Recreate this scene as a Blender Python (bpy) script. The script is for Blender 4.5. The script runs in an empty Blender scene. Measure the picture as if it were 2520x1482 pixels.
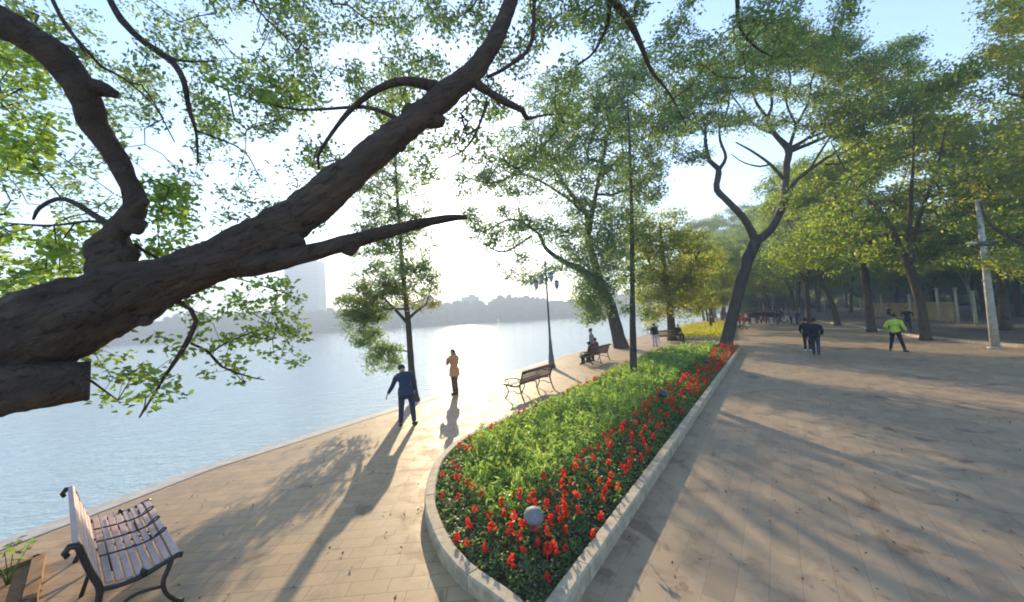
import bpy, math, random
import numpy as np
from mathutils import Vector, Matrix, noise

S = bpy.context.scene
C = S.collection
RAD = math.radians
# ------------------------------------------------------------------ camera
FPX, PW, PH, CH = 910.0, 2520.0, 1482.0, 2.6
ROLL, PITCH = RAD(3.4), math.atan(42.9 / 910)
Fv = Vector((0, math.cos(PITCH), math.sin(PITCH)))
U0 = Vector((0, -math.sin(PITCH), math.cos(PITCH)))
X0 = Vector((1, 0, 0))
Rv = X0 * math.cos(ROLL) - U0 * math.sin(ROLL)
Uv = X0 * math.sin(ROLL) + U0 * math.cos(ROLL)
CAM = Vector((0, 0, CH))


def ray(x, y):
    return Fv * FPX + Rv * (x - PW / 2) + Uv * (PH / 2 - y)


def P(x, y, d):          # point seen at photo position x, y at distance d along the view axis
    return CAM + ray(x, y) * (d / FPX)


def G(x, y, z=0.0):      # ground point seen there
    r = ray(x, y)
    p = CAM + r * ((z - CH) / r.z)
    return Vector((p.x, p.y, z))


cd = bpy.data.cameras.new('camera')
cam = bpy.data.objects.new('camera', cd)
C.objects.link(cam)
cd.sensor_width = 36
cd.lens = 36 * FPX / PW
cd.clip_start = 0.05
cd.clip_end = 3000
M = Matrix.Identity(4)
for i in range(3):
    M[i][0], M[i][1], M[i][2], M[i][3] = Rv[i], Uv[i], -Fv[i], CAM[i]
cam.matrix_world = M
S.camera = cam

# ------------------------------------------------------------------ light
sd = ray(1130, 535).normalized()
SUN_EL = math.asin(sd.z)
SUN_AZ = math.atan2(sd.x, sd.y)
ld = bpy.data.lights.new('sun', 'SUN')
ld.energy = 5.0
ld.angle = RAD(0.55)
ld.color = (1.0, 0.79, 0.50)
lo = bpy.data.objects.new('sun', ld)
C.objects.link(lo)
lo.rotation_euler = sd.to_track_quat('Z', 'Y').to_euler()
lo.location = (0, 0, 60)
w = bpy.data.worlds.new('World')
S.world = w
w.use_nodes = True
nt = w.node_tree
nt.nodes.clear()
sky = nt.nodes.new('ShaderNodeTexSky')
sky.sky_type = 'NISHITA'
sky.sun_disc = False
sky.sun_elevation = SUN_EL
sky.sun_rotation = SUN_AZ
sky.altitude = 0
sky.air_density = 1.0
sky.dust_density = 0.7
sky.ozone_density = 3.5
bg = nt.nodes.new('ShaderNodeBackground')
bg.inputs[1].default_value = 0.15
wo = nt.nodes.new('ShaderNodeOutputWorld')
nt.links.new(sky.outputs[0], bg.inputs[0])
nt.links.new(bg.outputs[0], wo.inputs[0])
S.view_settings.view_transform = 'Standard'
S.view_settings.look = 'None'
S.view_settings.exposure = 1.62
S.view_settings.gamma = 1
S.render.engine = 'CYCLES'
cy = S.cycles
cy.use_denoising = True
try:
    cy.denoiser = 'OPENIMAGEDENOISE'
except Exception:
    pass
cy.max_bounces = 7
cy.diffuse_bounces = 3
cy.glossy_bounces = 3
cy.transmission_bounces = 4
cy.transparent_max_bounces = 6
cy.volume_bounces = 0
cy.sample_clamp_indirect = 6
cy.sample_clamp_direct = 12
cy.caustics_reflective = False
cy.caustics_refractive = False
cy.filter_width = 1.9

# ------------------------------------------------------------------ materials
MATS = {}


def newmat(name):
    m = bpy.data.materials.new(name)
    m.use_nodes = True
    t = m.node_tree
    t.nodes.clear()
    o = t.nodes.new('ShaderNodeOutputMaterial')
    MATS[name] = m
    return m, t, o


def ramp(t, fac, cols):
    r = t.nodes.new('ShaderNodeValToRGB')
    e = r.color_ramp.elements
    while len(e) < len(cols):
        e.new(0.5)
    for k, (p, c) in enumerate(cols):
        e[k].position = p
        e[k].color = (*c, 1)
    if fac is not None:
        t.links.new(fac, r.inputs[0])
    return r.outputs[0]


def nz(t, scale, detail=3, vec=None, rough=0.55, dist=0.0):
    n = t.nodes.new('ShaderNodeTexNoise')
    n.inputs['Scale'].default_value = scale
    n.inputs['Detail'].default_value = detail
    n.inputs['Roughness'].default_value = rough
    n.inputs['Distortion'].default_value = dist
    if vec is not None:
        t.links.new(vec, n.inputs['Vector'])
    return n.outputs[0]


def mixc(t, fac, a, b, mode='MIX'):
    x = t.nodes.new('ShaderNodeMix')
    x.data_type = 'RGBA'
    x.blend_type = mode
    if isinstance(fac, float):
        x.inputs[0].default_value = fac
    else:
        t.links.new(fac, x.inputs[0])
    for s, v in ((6, a), (7, b)):
        if isinstance(v, tuple):
            x.inputs[s].default_value = (*v, 1)
        else:
            t.links.new(v, x.inputs[s])
    return x.outputs[2]


def mapping(t, rot=0.0, scale=(1, 1, 1), loc=(0, 0, 0)):
    tc = t.nodes.new('ShaderNodeTexCoord')
    mp = t.nodes.new('ShaderNodeMapping')
    mp.inputs['Rotation'].default_value = (0, 0, rot)
    mp.inputs['Scale'].default_value = scale
    mp.inputs['Location'].default_value = loc
    t.links.new(tc.outputs['Object'], mp.inputs['Vector'])
    return mp.outputs[0]


def princ(t, o, col, rough=0.7, spec=0.4, bump=None, bstr=0.3, bdist=0.02, metal=0.0, coat=0.0):
    b = t.nodes.new('ShaderNodeBsdfPrincipled')
    if isinstance(col, tuple):
        b.inputs['Base Color'].default_value = (*col, 1)
    else:
        t.links.new(col, b.inputs['Base Color'])
    if isinstance(rough, float):
        b.inputs['Roughness'].default_value = rough
    else:
        t.links.new(rough, b.inputs['Roughness'])
    b.inputs['Specular IOR Level'].default_value = spec
    b.inputs['Metallic'].default_value = metal
    b.inputs['Coat Weight'].default_value = coat
    if bump is not None:
        bp = t.nodes.new('ShaderNodeBump')
        bp.inputs['Strength'].default_value = bstr
        bp.inputs['Distance'].default_value = bdist
        t.links.new(bump, bp.inputs['Height'])
        t.links.new(bp.outputs[0], b.inputs['Normal'])
    t.links.new(b.outputs[0], o.inputs[0])
    return b


def simple(name, col, rough=0.7, var=0.25, scale=6.0, spec=0.35, bstr=0.2, bdist=0.01, metal=0.0, coat=0.0):
    m, t, o = newmat(name)
    v = mapping(t)
    n = nz(t, scale, 5, v, 0.65)
    lo_ = tuple(c * (1 - var) for c in col)
    hi_ = tuple(min(1, c * (1 + var)) for c in col)
    princ(t, o, ramp(t, n, [(0.3, lo_), (0.7, hi_)]), rough, spec, n, bstr, bdist, metal, coat)
    return m


def leafmat(name, cols, trans, tw=0.5, gloss=0.06):
    """leaf: every leaf (mesh island) its own shade of green, light passes through it"""
    m, t, o = newmat(name)
    g = t.nodes.new('ShaderNodeNewGeometry')
    ri = g.outputs['Random Per Island']
    n = len(cols)
    c1 = ramp(t, ri, [(k / max(1, n - 1), c) for k, c in enumerate(cols)])
    c2 = ramp(t, ri, [(k / max(1, len(trans) - 1), c) for k, c in enumerate(trans)])
    d = t.nodes.new('ShaderNodeBsdfDiffuse')
    tr = t.nodes.new('ShaderNodeBsdfTranslucent')
    gl = t.nodes.new('ShaderNodeBsdfGlossy')
    gl.inputs['Roughness'].default_value = 0.45
    gl.inputs['Color'].default_value = (0.8, 0.85, 0.8, 1)
    t.links.new(c1, d.inputs[0])
    t.links.new(c2, tr.inputs[0])
    a = t.nodes.new('ShaderNodeMixShader')
    a.inputs[0].default_value = tw
    b = t.nodes.new('ShaderNodeMixShader')
    b.inputs[0].default_value = gloss
    t.links.new(d.outputs[0], a.inputs[1])
    t.links.new(tr.outputs[0], a.inputs[2])
    t.links.new(a.outputs[0], b.inputs[1])
    t.links.new(gl.outputs[0], b.inputs[2])
    t.links.new(b.outputs[0], o.inputs[0])
    return m


def barkmat(name, c1, c2, c3, scale=1.0):
    m, t, o = newmat(name)
    v = mapping(t, 0, (1, 1, 0.45))
    if name == 'bark_dark':      # grain follows the leaning trunk
        tc = t.nodes.new('ShaderNodeTexCoord')
        m1 = t.nodes.new('ShaderNodeMapping')
        m1.inputs['Rotation'].default_value = (0, RAD(28), RAD(-8))
        t.links.new(tc.outputs['Object'], m1.inputs['Vector'])
        m2 = t.nodes.new('ShaderNodeMapping')
        m2.inputs['Scale'].default_value = (0.28, 1, 1)
        t.links.new(m1.outputs[0], m2.inputs['Vector'])
        v = m2.outputs[0]
    n1 = nz(t, 3.2 * scale, 6, v, 0.65, 0.4)
    n2 = nz(t, 22 * scale, 5, v, 0.7, 0.8)
    v2 = v
    n3 = nz(t, 9 * scale, 7, v2, 0.75, 1.6)
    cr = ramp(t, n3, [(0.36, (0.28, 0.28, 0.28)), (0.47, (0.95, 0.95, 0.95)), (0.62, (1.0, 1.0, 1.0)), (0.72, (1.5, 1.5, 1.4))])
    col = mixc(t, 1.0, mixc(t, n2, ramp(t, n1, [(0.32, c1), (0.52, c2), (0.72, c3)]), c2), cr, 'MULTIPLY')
    h = mixc(t, 0.6, n2, n3)
    princ(t, o, col, 0.85, 0.25, h, 1.0, 0.09)
    return m


# paving stones ------------------------------------------------
def pavemat(name, ang, bw, bh, ca, cb, mort, off=0.5, mscale=0.006, dark=0.0):
    m, t, o = newmat(name)
    v = mapping(t, ang)
    br = t.nodes.new('ShaderNodeTexBrick')
    br.offset = off
    br.inputs['Scale'].default_value = 1.0
    br.inputs['Brick Width'].default_value = bw
    br.inputs['Row Height'].default_value = bh
    br.inputs['Mortar Size'].default_value = mscale
    br.inputs['Mortar Smooth'].default_value = 0.4
    br.inputs['Bias'].default_value = 0.0
    br.inputs['Color1'].default_value = (*ca, 1)
    br.inputs['Color2'].default_value = (*cb, 1)
    br.inputs['Mortar'].default_value = (*mort, 1)
    t.links.new(v, br.inputs['Vector'])
    big = nz(t, 0.35, 6, v, 0.6, 0.3)
    mid = nz(t, 2.6, 6, v, 0.7, 0.6)
    fine = nz(t, 60, 3, v, 0.7)
    c = mixc(t, 0.55, br.outputs[0], ramp(t, big, [(0.3, (0.72, 0.70, 0.70)), (0.7, (1.1, 1.06, 1.0))]), 'MULTIPLY')
    c = mixc(t, 0.75, c, ramp(t, mid, [(0.32, (0.55, 0.53, 0.53)), (0.5, (1.0, 1.0, 1.0)), (0.72, (1.12, 1.1, 1.08))]), 'MULTIPLY')
    c = mixc(t, 0.3, c, ramp(t, fine, [(0.3, (0.7, 0.7, 0.7)), (0.7, (1.15, 1.15, 1.15))]), 'MULTIPLY')
    # stains: worn dark patches with an outline of their own
    st = nz(t, 0.7, 5, v, 0.6, 1.6)
    c = mixc(t, 1.0, c, ramp(t, st, [(0.0, (0.55, 0.55, 0.58)), (0.35, (0.58, 0.56, 0.56)), (0.41, (1, 1, 1))]), 'MULTIPLY')
    r = ramp(t, mid, [(0.3, (0.5, 0.5, 0.5)), (0.7, (0.8, 0.8, 0.8))])
    hh = mixc(t, 0.35, br.outputs[1], fine)
    inv = t.nodes.new('ShaderNodeInvert')
    t.links.new(hh, inv.inputs[1])
    princ(t, o, c, r, 0.35, inv.outputs[0], 0.35, 0.006)
    return m


RT = Vector((0.5805, 0.8143, 0))     # direction of the straight kerb
RN = Vector((-0.8143, 0.5805, 0))
ANG = -math.atan2(RT.y, RT.x)
pavemat('plaza_paving', ANG, 0.50, 0.25, (0.315, 0.23, 0.15), (0.385, 0.28, 0.18), (0.24, 0.18, 0.125), mscale=0.0035)
pavemat('path_paving', ANG + 0.9, 0.40, 0.20, (0.375, 0.26, 0.145), (0.45, 0.31, 0.175), (0.19, 0.135, 0.085), mscale=0.005)
simple('coping_stone', (0.45, 0.42, 0.37), 0.75, 0.25, 5)
simple('kerb_stone', (0.42, 0.34, 0.235), 0.8, 0.34, 7, bstr=0.35)
simple('grove_soil', (0.12, 0.095, 0.07), 0.95, 0.45, 0.8, bstr=0.5, bdist=0.05)
simple('bed_soil', (0.055, 0.045, 0.03), 0.95, 0.4, 9, bstr=0.6, bdist=0.03)
simple('pit_soil', (0.22, 0.13, 0.065), 0.95, 0.4, 9, bstr=0.6, bdist=0.03)
simple('far_bank', (0.10, 0.12, 0.08), 0.9, 0.3, 0.05)
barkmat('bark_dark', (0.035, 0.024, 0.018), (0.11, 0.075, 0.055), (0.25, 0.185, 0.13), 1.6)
barkmat('bark_tan', (0.10, 0.075, 0.05), (0.22, 0.165, 0.115), (0.34, 0.27, 0.2), 1.0)
barkmat('bark_mid', (0.035, 0.028, 0.022), (0.09, 0.07, 0.055), (0.17, 0.14, 0.105), 0.8)
barkmat('bark_grove', (0.05, 0.036, 0.024), (0.11, 0.08, 0.05), (0.19, 0.14, 0.09), 0.5)
simple('bark_pale', (0.45, 0.42, 0.36), 0.85, 0.25, 4)
simple('cut_wood', (0.06, 0.045, 0.033), 0.85, 0.4, 30)
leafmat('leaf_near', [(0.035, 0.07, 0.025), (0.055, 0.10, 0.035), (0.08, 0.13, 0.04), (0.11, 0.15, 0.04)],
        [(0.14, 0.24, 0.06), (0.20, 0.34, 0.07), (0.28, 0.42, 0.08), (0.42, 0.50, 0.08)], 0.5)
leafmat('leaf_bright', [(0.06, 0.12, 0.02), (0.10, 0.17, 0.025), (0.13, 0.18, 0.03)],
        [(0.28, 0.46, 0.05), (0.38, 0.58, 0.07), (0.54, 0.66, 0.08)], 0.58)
leafmat('leaf_pale', [(0.07, 0.12, 0.05), (0.10, 0.16, 0.06), (0.13, 0.18, 0.06)],
        [(0.24, 0.38, 0.10), (0.34, 0.50, 0.13), (0.44, 0.54, 0.13)], 0.5)
leafmat('leaf_cypress', [(0.07, 0.11, 0.04), (0.11, 0.14, 0.04), (0.17, 0.14, 0.04), (0.19, 0.11, 0.03)],
        [(0.24, 0.38, 0.08), (0.36, 0.46, 0.09), (0.50, 0.44, 0.08), (0.52, 0.32, 0.06)], 0.5)
leafmat('leaf_mid', [(0.04, 0.08, 0.03), (0.06, 0.11, 0.035), (0.09, 0.14, 0.03), (0.12, 0.15, 0.03)],
        [(0.14, 0.26, 0.06), (0.20, 0.36, 0.07), (0.32, 0.46, 0.07), (0.44, 0.48, 0.06)], 0.5)
leafmat('leaf_yellow', [(0.08, 0.13, 0.02), (0.12, 0.17, 0.025), (0.18, 0.20, 0.03), (0.22, 0.18, 0.03)],
        [(0.30, 0.46, 0.04), (0.46, 0.60, 0.05), (0.62, 0.64, 0.05), (0.66, 0.54, 0.05)], 0.55)
leafmat('leaf_grove', [(0.05, 0.09, 0.02), (0.08, 0.13, 0.025), (0.12, 0.16, 0.03), (0.16, 0.18, 0.03)],
        [(0.18, 0.32, 0.04), (0.30, 0.48, 0.05), (0.46, 0.58, 0.05), (0.6, 0.62, 0.06)], 0.52)
leafmat('leaf_bed', [(0.08, 0.14, 0.045), (0.12, 0.20, 0.06), (0.17, 0.26, 0.08), (0.23, 0.30, 0.10)],
        [(0.20, 0.40, 0.05), (0.32, 0.56, 0.07), (0.46, 0.66, 0.09), (0.56, 0.7, 0.12)], 0.5, 0.05)
leafmat('leaf_salvia', [(0.035, 0.08, 0.02), (0.06, 0.11, 0.03), (0.09, 0.15, 0.035), (0.15, 0.2, 0.06)],
        [(0.12, 0.25, 0.03), (0.20, 0.36, 0.05), (0.30, 0.44, 0.06), (0.42, 0.5, 0.1)], 0.47, 0.05)
leafmat('petal_red', [(0.60, 0.012, 0.012), (0.75, 0.02, 0.015), (0.85, 0.05, 0.02)],
        [(0.9, 0.03, 0.02), (0.95, 0.05, 0.03), (0.95, 0.10, 0.04)], 0.5, 0.03)
leafmat('petal_orange', [(0.8, 0.16, 0.02), (0.85, 0.25, 0.02)], [(0.9, 0.25, 0.03), (0.95, 0.4, 0.03)], 0.4, 0.03)
leafmat('petal_yellow', [(0.62, 0.50, 0.02), (0.75, 0.62, 0.03), (0.3, 0.36, 0.03)],
        [(0.8, 0.7, 0.04), (0.9, 0.8, 0.05), (0.5, 0.6, 0.05)], 0.4, 0.02)
leafmat('leaf_far', [(0.04, 0.06, 0.03), (0.06, 0.08, 0.04)], [(0.06, 0.1, 0.04), (0.1, 0.14, 0.05)], 0.3, 0.0)
simple('bench_sky_sheen_wood', (0.44, 0.29, 0.25), 0.5, 0.18, 14, 0.5)  # pale tone carries the sky's reflection on brown varnished slats
simple('bench_brown_wood', (0.13, 0.07, 0.05), 0.5, 0.25, 14, 0.5)
simple('bench_tan_wood', (0.24, 0.14, 0.06), 0.55, 0.25, 14, 0.4)
simple('cast_iron', (0.022, 0.018, 0.016), 0.45, 0.3, 20, 0.5)
simple('lamp_iron', (0.08, 0.085, 0.085), 0.45, 0.3, 10, 0.5)
simple('pole_concrete', (0.40, 0.375, 0.32), 0.85, 0.35, 5)
simple('lamp_glass', (0.35, 0.34, 0.32), 0.25, 0.1, 6, 0.5)
simple('grey_dome', (0.2, 0.2, 0.2), 0.7, 0.25, 40, bstr=0.5)
simple('teal_paint', (0.008, 0.07, 0.065), 0.4, 0.2, 10, 0.5)
simple('steel', (0.25, 0.25, 0.25), 0.3, 0.1, 10, 0.5, metal=0.7)
simple('box_brown', (0.25, 0.14, 0.06), 0.8, 0.3, 8)
simple('sunlit_ground_ochre', (0.42, 0.32, 0.13), 0.85, 0.2, 0.8)  # ochre stands for sunlight on yellow ground
simple('fence_white', (0.5, 0.45, 0.33), 0.7, 0.15, 3)
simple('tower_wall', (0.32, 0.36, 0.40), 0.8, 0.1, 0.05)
simple('window_dark', (0.24, 0.28, 0.32), 0.3, 0.1, 0.5, 0.5)
for nm, c in dict(skin=(0.42, 0.25, 0.17), hair_black=(0.015, 0.012, 0.01), hair_grey=(0.14, 0.13, 0.12),
                  cloth_navy=(0.022, 0.036, 0.075), cloth_black=(0.014, 0.014, 0.018), cloth_orange=(0.60, 0.27, 0.13),
                  cloth_brown=(0.11, 0.06, 0.04), cloth_lime=(0.42, 0.56, 0.06), cloth_red=(0.55, 0.03, 0.03),
                  cloth_white=(0.62, 0.62, 0.62), cloth_grey=(0.2, 0.2, 0.22), cloth_lilac=(0.42, 0.38, 0.5),
                  cloth_blue=(0.08, 0.12, 0.3), cloth_maroon=(0.16, 0.03, 0.04), shoe=(0.03, 0.03, 0.03),
                  shoe_white=(0.6, 0.6, 0.58)).items():
    simple(nm, c, 0.85 if 'cloth' in nm else 0.55, 0.18, 12, 0.3)

# water
m, t, o = newmat('lake_water')
v = mapping(t, 0.35, (0.55, 1.6, 1))
n1 = nz(t, 1.6, 4, v, 0.6, 0.6)
n2 = nz(t, 7.0, 3, v, 0.6, 0.4)
hh = mixc(t, 0.35, n1, n2)
b = princ(t, o, (0.36, 0.44, 0.42), 0.08, 0.75, hh, 1.0, 0.08)
b.inputs['IOR'].default_value = 1.4


# ------------------------------------------------------------------ mesh helpers
class MB:
    def __init__(s):
        s.v, s.f = [], []

    def add(s, vs, fs):
        n = len(s.v)
        s.v += [tuple(q) for q in vs]
        s.f += [tuple(i + n for i in q) for q in fs]

    def box(s, c, size, rot=None, taper=1.0):
        x, y, z = size[0] / 2, size[1] / 2, size[2] / 2
        vs = [Vector((sx * x * (taper if sz > 0 else 1), sy * y * (taper if sz > 0 else 1), sz * z))
              for sz in (-1, 1) for sx, sy in ((-1, -1), (1, -1), (1, 1), (-1, 1))]
        if rot is not None:
            vs = [rot @ q for q in vs]
        c = Vector(c)
        s.add([q + c for q in vs], [(3, 2, 1, 0), (4, 5, 6, 7), (0, 1, 5, 4), (1, 2, 6, 5), (2, 3, 7, 6), (3, 0, 4, 7)])
        return s

    def tube(s, pts, rads, k=10, rough=0.0, freq=4.0, cap=True):
        pts = [Vector(q) for q in pts]
        n = len(pts)
        if not hasattr(rads, '__len__'):
            rads = [rads] * n
        up = None
        vs = []
        for i in range(n):
            d = (pts[min(i + 1, n - 1)] - pts[max(i - 1, 0)])
            if d.length < 1e-9:
                d = Vector((0, 0, 1))
            d.normalize()
            if up is None:
                a = Vector((0, 0, 1)) if abs(d.z) < 0.9 else Vector((1, 0, 0))
                up = (a - d * a.dot(d)).normalized()
            else:
                up = (up - d * up.dot(d))
                up = up.normalized() if up.length > 1e-6 else d.orthogonal().normalized()
            sd_ = d.cross(up)
            for j in range(k):
                th = 2 * math.pi * j / k
                e = up * math.cos(th) + sd_ * math.sin(th)
                r = rads[i]
                q = pts[i] + e * r
                if rough:
                    q = q + e * (r * rough * (noise.noise(q * freq) + 0.5 * noise.noise(q * freq * 2.7) + (0.35 * noise.noise(q * freq * 7) if k > 16 else 0)))
                vs.append(q)
        fs = []
        for i in range(n - 1):
            for j in range(k):
                a, b_ = i * k + j, i * k + (j + 1) % k
                fs.append((a, b_, b_ + k, a + k))
        if cap:
            fs.append(tuple(range(k - 1, -1, -1)))
            fs.append(tuple((n - 1) * k + j for j in range(k)))
        s.add(vs, fs)
        return s

    def ell(s, c, r, rot=None, k=14, h=9, rough=0.0, freq=3.0):
        c = Vector(c)
        vs = []
        for i in range(1, h):
            a = math.pi * i / h
            for j in range(k):
                th = 2 * math.pi * j / k
                q = Vector((math.sin(a) * math.cos(th) * r[0], math.sin(a) * math.sin(th) * r[1], math.cos(a) * r[2]))
                if rough:
                    q *= 1 + rough * noise.noise((q + c) * freq)
                if rot is not None:
                    q = rot @ q
                vs.append(q + c)
        t_, b_ = Vector((0, 0, r[2])), Vector((0, 0, -r[2]))
        if rot is not None:
            t_, b_ = rot @ t_, rot @ b_
        vs += [t_ + c, b_ + c]
        fs = []
        for i in range(h - 2):
            for j in range(k):
                a, b2 = i * k + j, i * k + (j + 1) % k
                fs.append((a, a + k, b2 + k, b2))
        T, B = (h - 1) * k, (h - 1) * k + 1
        for j in range(k):
            fs.append((T, j, (j + 1) % k))
            fs.append((B, (h - 2) * k + (j + 1) % k, (h - 2) * k + j))
        s.add(vs, fs)
        return s

    def mesh(s, name, smooth=True):
        me = bpy.data.meshes.new(name)
        me.from_pydata(s.v, [], s.f)
        me.update()
        if smooth:
            me.polygons.foreach_set('use_smooth', [True] * len(me.polygons))
        return me

    def build(s, name, mat, parent=None, smooth=True, world=False):
        return link(name, s.mesh(name, smooth), mat, parent)


def link(name, me, mat, parent=None):
    if mat is not None and not len(me.materials):
        me.materials.append(MATS[mat])
    ob = bpy.data.objects.new(name, me)
    C.objects.link(ob)
    if parent is not None:
        ob.parent = parent
    return ob


def bevel(ob, wd=0.01, seg=2):
    b_ = ob.modifiers.new('bevel', 'BEVEL')
    b_.width = wd
    b_.segments = seg
    b_.limit_method = 'ANGLE'
    b_.angle_limit = RAD(40)


def tag(o, label=None, cat=None, group=None, kind=None):
    if label: o['label'] = label
    if cat: o['category'] = cat
    if group: o['group'] = group
    if kind: o['kind'] = kind
    return o


def empty(name, loc, rz=0.0):
    e = bpy.data.objects.new(name, None)
    C.objects.link(e)
    e.location = loc
    e.rotation_euler = (0, 0, rz)
    e.empty_display_size = 0.1
    return e


KIDS = {}


def copy_tree(o, parent=None):
    c = o.copy()
    C.objects.link(c)
    c.parent = parent
    for ch in [q for q in S.objects if q.parent == o] if o not in KIDS else KIDS[o]:
        copy_tree(ch, c)
    return c


def struct(name, mb, mat, smooth=False, kind='structure'):
    return tag(mb.build(name, mat, None, smooth), kind=kind)


def np_mesh(name, V, Fq, smooth=False):
    me = bpy.data.meshes.new(name)
    V = np.ascontiguousarray(V, dtype=np.float32)
    Fq = np.ascontiguousarray(Fq, dtype=np.int32)
    me.vertices.add(len(V))
    me.vertices.foreach_set('co', V.ravel())
    me.loops.add(Fq.size)
    me.loops.foreach_set('vertex_index', Fq.ravel())
    me.polygons.add(len(Fq))
    k = Fq.shape[1]
    me.polygons.foreach_set('loop_start', np.arange(0, Fq.size, k, dtype=np.int32))
    try:
        me.polygons.foreach_set('loop_total', np.full(len(Fq), k, dtype=np.int32))
    except Exception:
        pass
    me.update(calc_edges=True)
    me.validate()
    return me


def leaves(cen, L, W, rng, up=0.3, hang=0.0, upright=0.0):
    """one folded leaf per centre; returns vertices and quads"""
    n = len(cen)
    L = np.broadcast_to(L, (n,)) * rng.uniform(0.7, 1.25, n)
    W = np.broadcast_to(W, (n,)) * rng.uniform(0.75, 1.2, n)
    d = rng.normal(size=(n, 3))
    d[:, 2] = d[:, 2] * 0.6 - hang + upright
    d /= np.linalg.norm(d, axis=1)[:, None]
    nn = rng.normal(size=(n, 3))
    nn[:, 2] += up * 3
    nn -= d * (nn * d).sum(1)[:, None]
    nn /= np.linalg.norm(nn, axis=1)[:, None] + 1e-9
    s_ = np.cross(d, nn)
    L = L[:, None]
    W = W[:, None]
    v0 = cen - d * L * 0.5
    v1 = cen + s_ * W * 0.5 + nn * W * 0.18 - d * L * 0.05
    v2 = cen + d * L * 0.5 - nn * L * 0.08
    v3 = cen - s_ * W * 0.5 + nn * W * 0.18 - d * L * 0.05
    V = np.stack([v0, v1, v2, v3], 1).reshape(-1, 3)
    Fq = np.arange(4 * n).reshape(n, 4)
    return V, Fq


def leaf_obj(name, cen, L, W, rng, mat, parent=None, **k):
    V, Fq = leaves(np.asarray(cen), L, W, rng, **k)
    return link(name, np_mesh(name, V, Fq), mat, parent)


def catmull(pts, rads, seg):
    pts = [Vector(q) for q in pts]
    A = [pts[0] * 2 - pts[1]] + pts + [pts[-1] * 2 - pts[-2]]
    out, rr = [], []
    for i in range(1, len(A) - 2):
        p0, p1, p2, p3 = A[i - 1:i + 3]
        n = max(1, int((p2 - p1).length / seg))
        for j in range(n):
            u = j / n
            q = 0.5 * ((2 * p1) + (p2 - p0) * u + (2 * p0 - 5 * p1 + 4 * p2 - p3) * u * u + (3 * p1 - p0 - 3 * p2 + p3) * u ** 3)
            out.append(q)
            rr.append(rads[i - 1] * (1 - u) + rads[i] * u)
    out.append(pts[-1])
    rr.append(rads[-1])
    return out, rr


class Skel:
    """tree skeleton: limbs drawn by hand, then twigs that reach from the nearest wood to every leaf cluster"""

    def __init__(s, rng):
        s.rng = rng
        s.X = np.zeros((60000, 3))
        s.n = 0
        s.R, s.par, s.auto, s.limbs, s.chains = [], [], [], [], []

    def node(s, p, r, par, auto):
        s.X[s.n] = p
        s.R.append(r)
        s.par.append(par)
        s.auto.append(auto)
        s.n += 1
        return s.n - 1

    def limb(s, pts, rads, seg=0.15, rough=0.1, k=12, freq=4.0):
        p, r = catmull(pts, rads, seg)
        s.limbs.append((p, r, rough, k, freq))
        prev = -1
        for q, rr in zip(p, r):
            prev = s.node(q, rr, prev, False)

    def limb_px(s, pts, d0=None, seg=0.15, rough=0.1, k=12, freq=4.0):
        """points (x, y, width, depth) of the photo"""
        q = [P(a[0], a[1], a[3] if len(a) > 3 else d0) for a in pts]
        r = [a[2] / 2 * (a[3] if len(a) > 3 else d0) / FPX for a in pts]
        s.limb(q, r, seg, rough, k, freq)

    def grow(s, T, step=0.35, jit=0.12, tip=0.004, pw=0.5, lift=0.15, skip=0):
        T = np.asarray(T)
        base = s.X[skip:s.n].copy()
        d = np.array([np.min(((base - q) ** 2).sum(1)) for q in T])
        cnt = {}
        for ti in np.argsort(d):
            q = T[ti]
            dd = ((s.X[skip:s.n] - q) ** 2).sum(1)
            i = int(np.argmin(dd)) + skip
            D = math.sqrt(dd[i - skip])
            k = max(1, int(D / step))
            a = s.X[i].copy()
            ch = [i]
            prev = i
            for j in range(1, k + 1):
                u = j / k
                p = a * (1 - u) + q * u
                p = p + s.rng.normal(size=3) * jit * step * math.sin(math.pi * min(u, 0.97))
                p[2] += lift * D * math.sin(math.pi * u) * 0.5
                prev = s.node(p, tip, prev, True)
                ch.append(prev)
            s.chains.append(ch)
        c = np.zeros(s.n)
        for ch in s.chains:
            c[ch[-1]] += 1
        for i in range(s.n - 1, -1, -1):
            if s.auto[i] and s.par[i] >= 0:
                c[s.par[i]] += c[i]
        for i in range(s.n):
            if s.auto[i]:
                r = tip * max(1.0, c[i]) ** pw
                pr = s.R[s.par[i]]
                s.R[i] = min(r, pr * 0.92)

    def mb(s, ks=5, minr=0.0):
        m_ = MB()
        for p, r, rough, k, freq in s.limbs:
            m_.tube(p, r, k, rough, freq)
        for ch in s.chains:
            if s.R[ch[1]] < minr:
                continue
            rr = [min(s.R[ch[0]], s.R[ch[1]] * 1.15)] + [s.R[i] for i in ch[1:]]
            m_.tube([Vector(s.X[i]) for i in ch], rr, ks, cap=False)
        return m_


def spray(T, per, spread, rng, flat=0.6):
    T = np.asarray(T)
    c = np.repeat(T, per, 0)
    o_ = rng.normal(size=c.shape) * spread
    o_[:, 2] *= flat
    return c + o_


def px_targets(blobs, rng):
    """blobs: (cx, cy, rx, ry, depth, depth_half, n) in photo coordinates -> points inside ellipsoids"""
    out = []
    for cx, cy_, rx, ry, d, dh, n in blobs:
        k = 0
        while k < n:
            a = rng.uniform(-1, 1, 3)
            if (a ** 2).sum() > 1:
                continue
            out.append(P(cx + a[0] * rx, cy_ + a[1] * ry, d + a[2] * dh))
            k += 1
    return np.array([tuple(q) for q in out])


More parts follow.
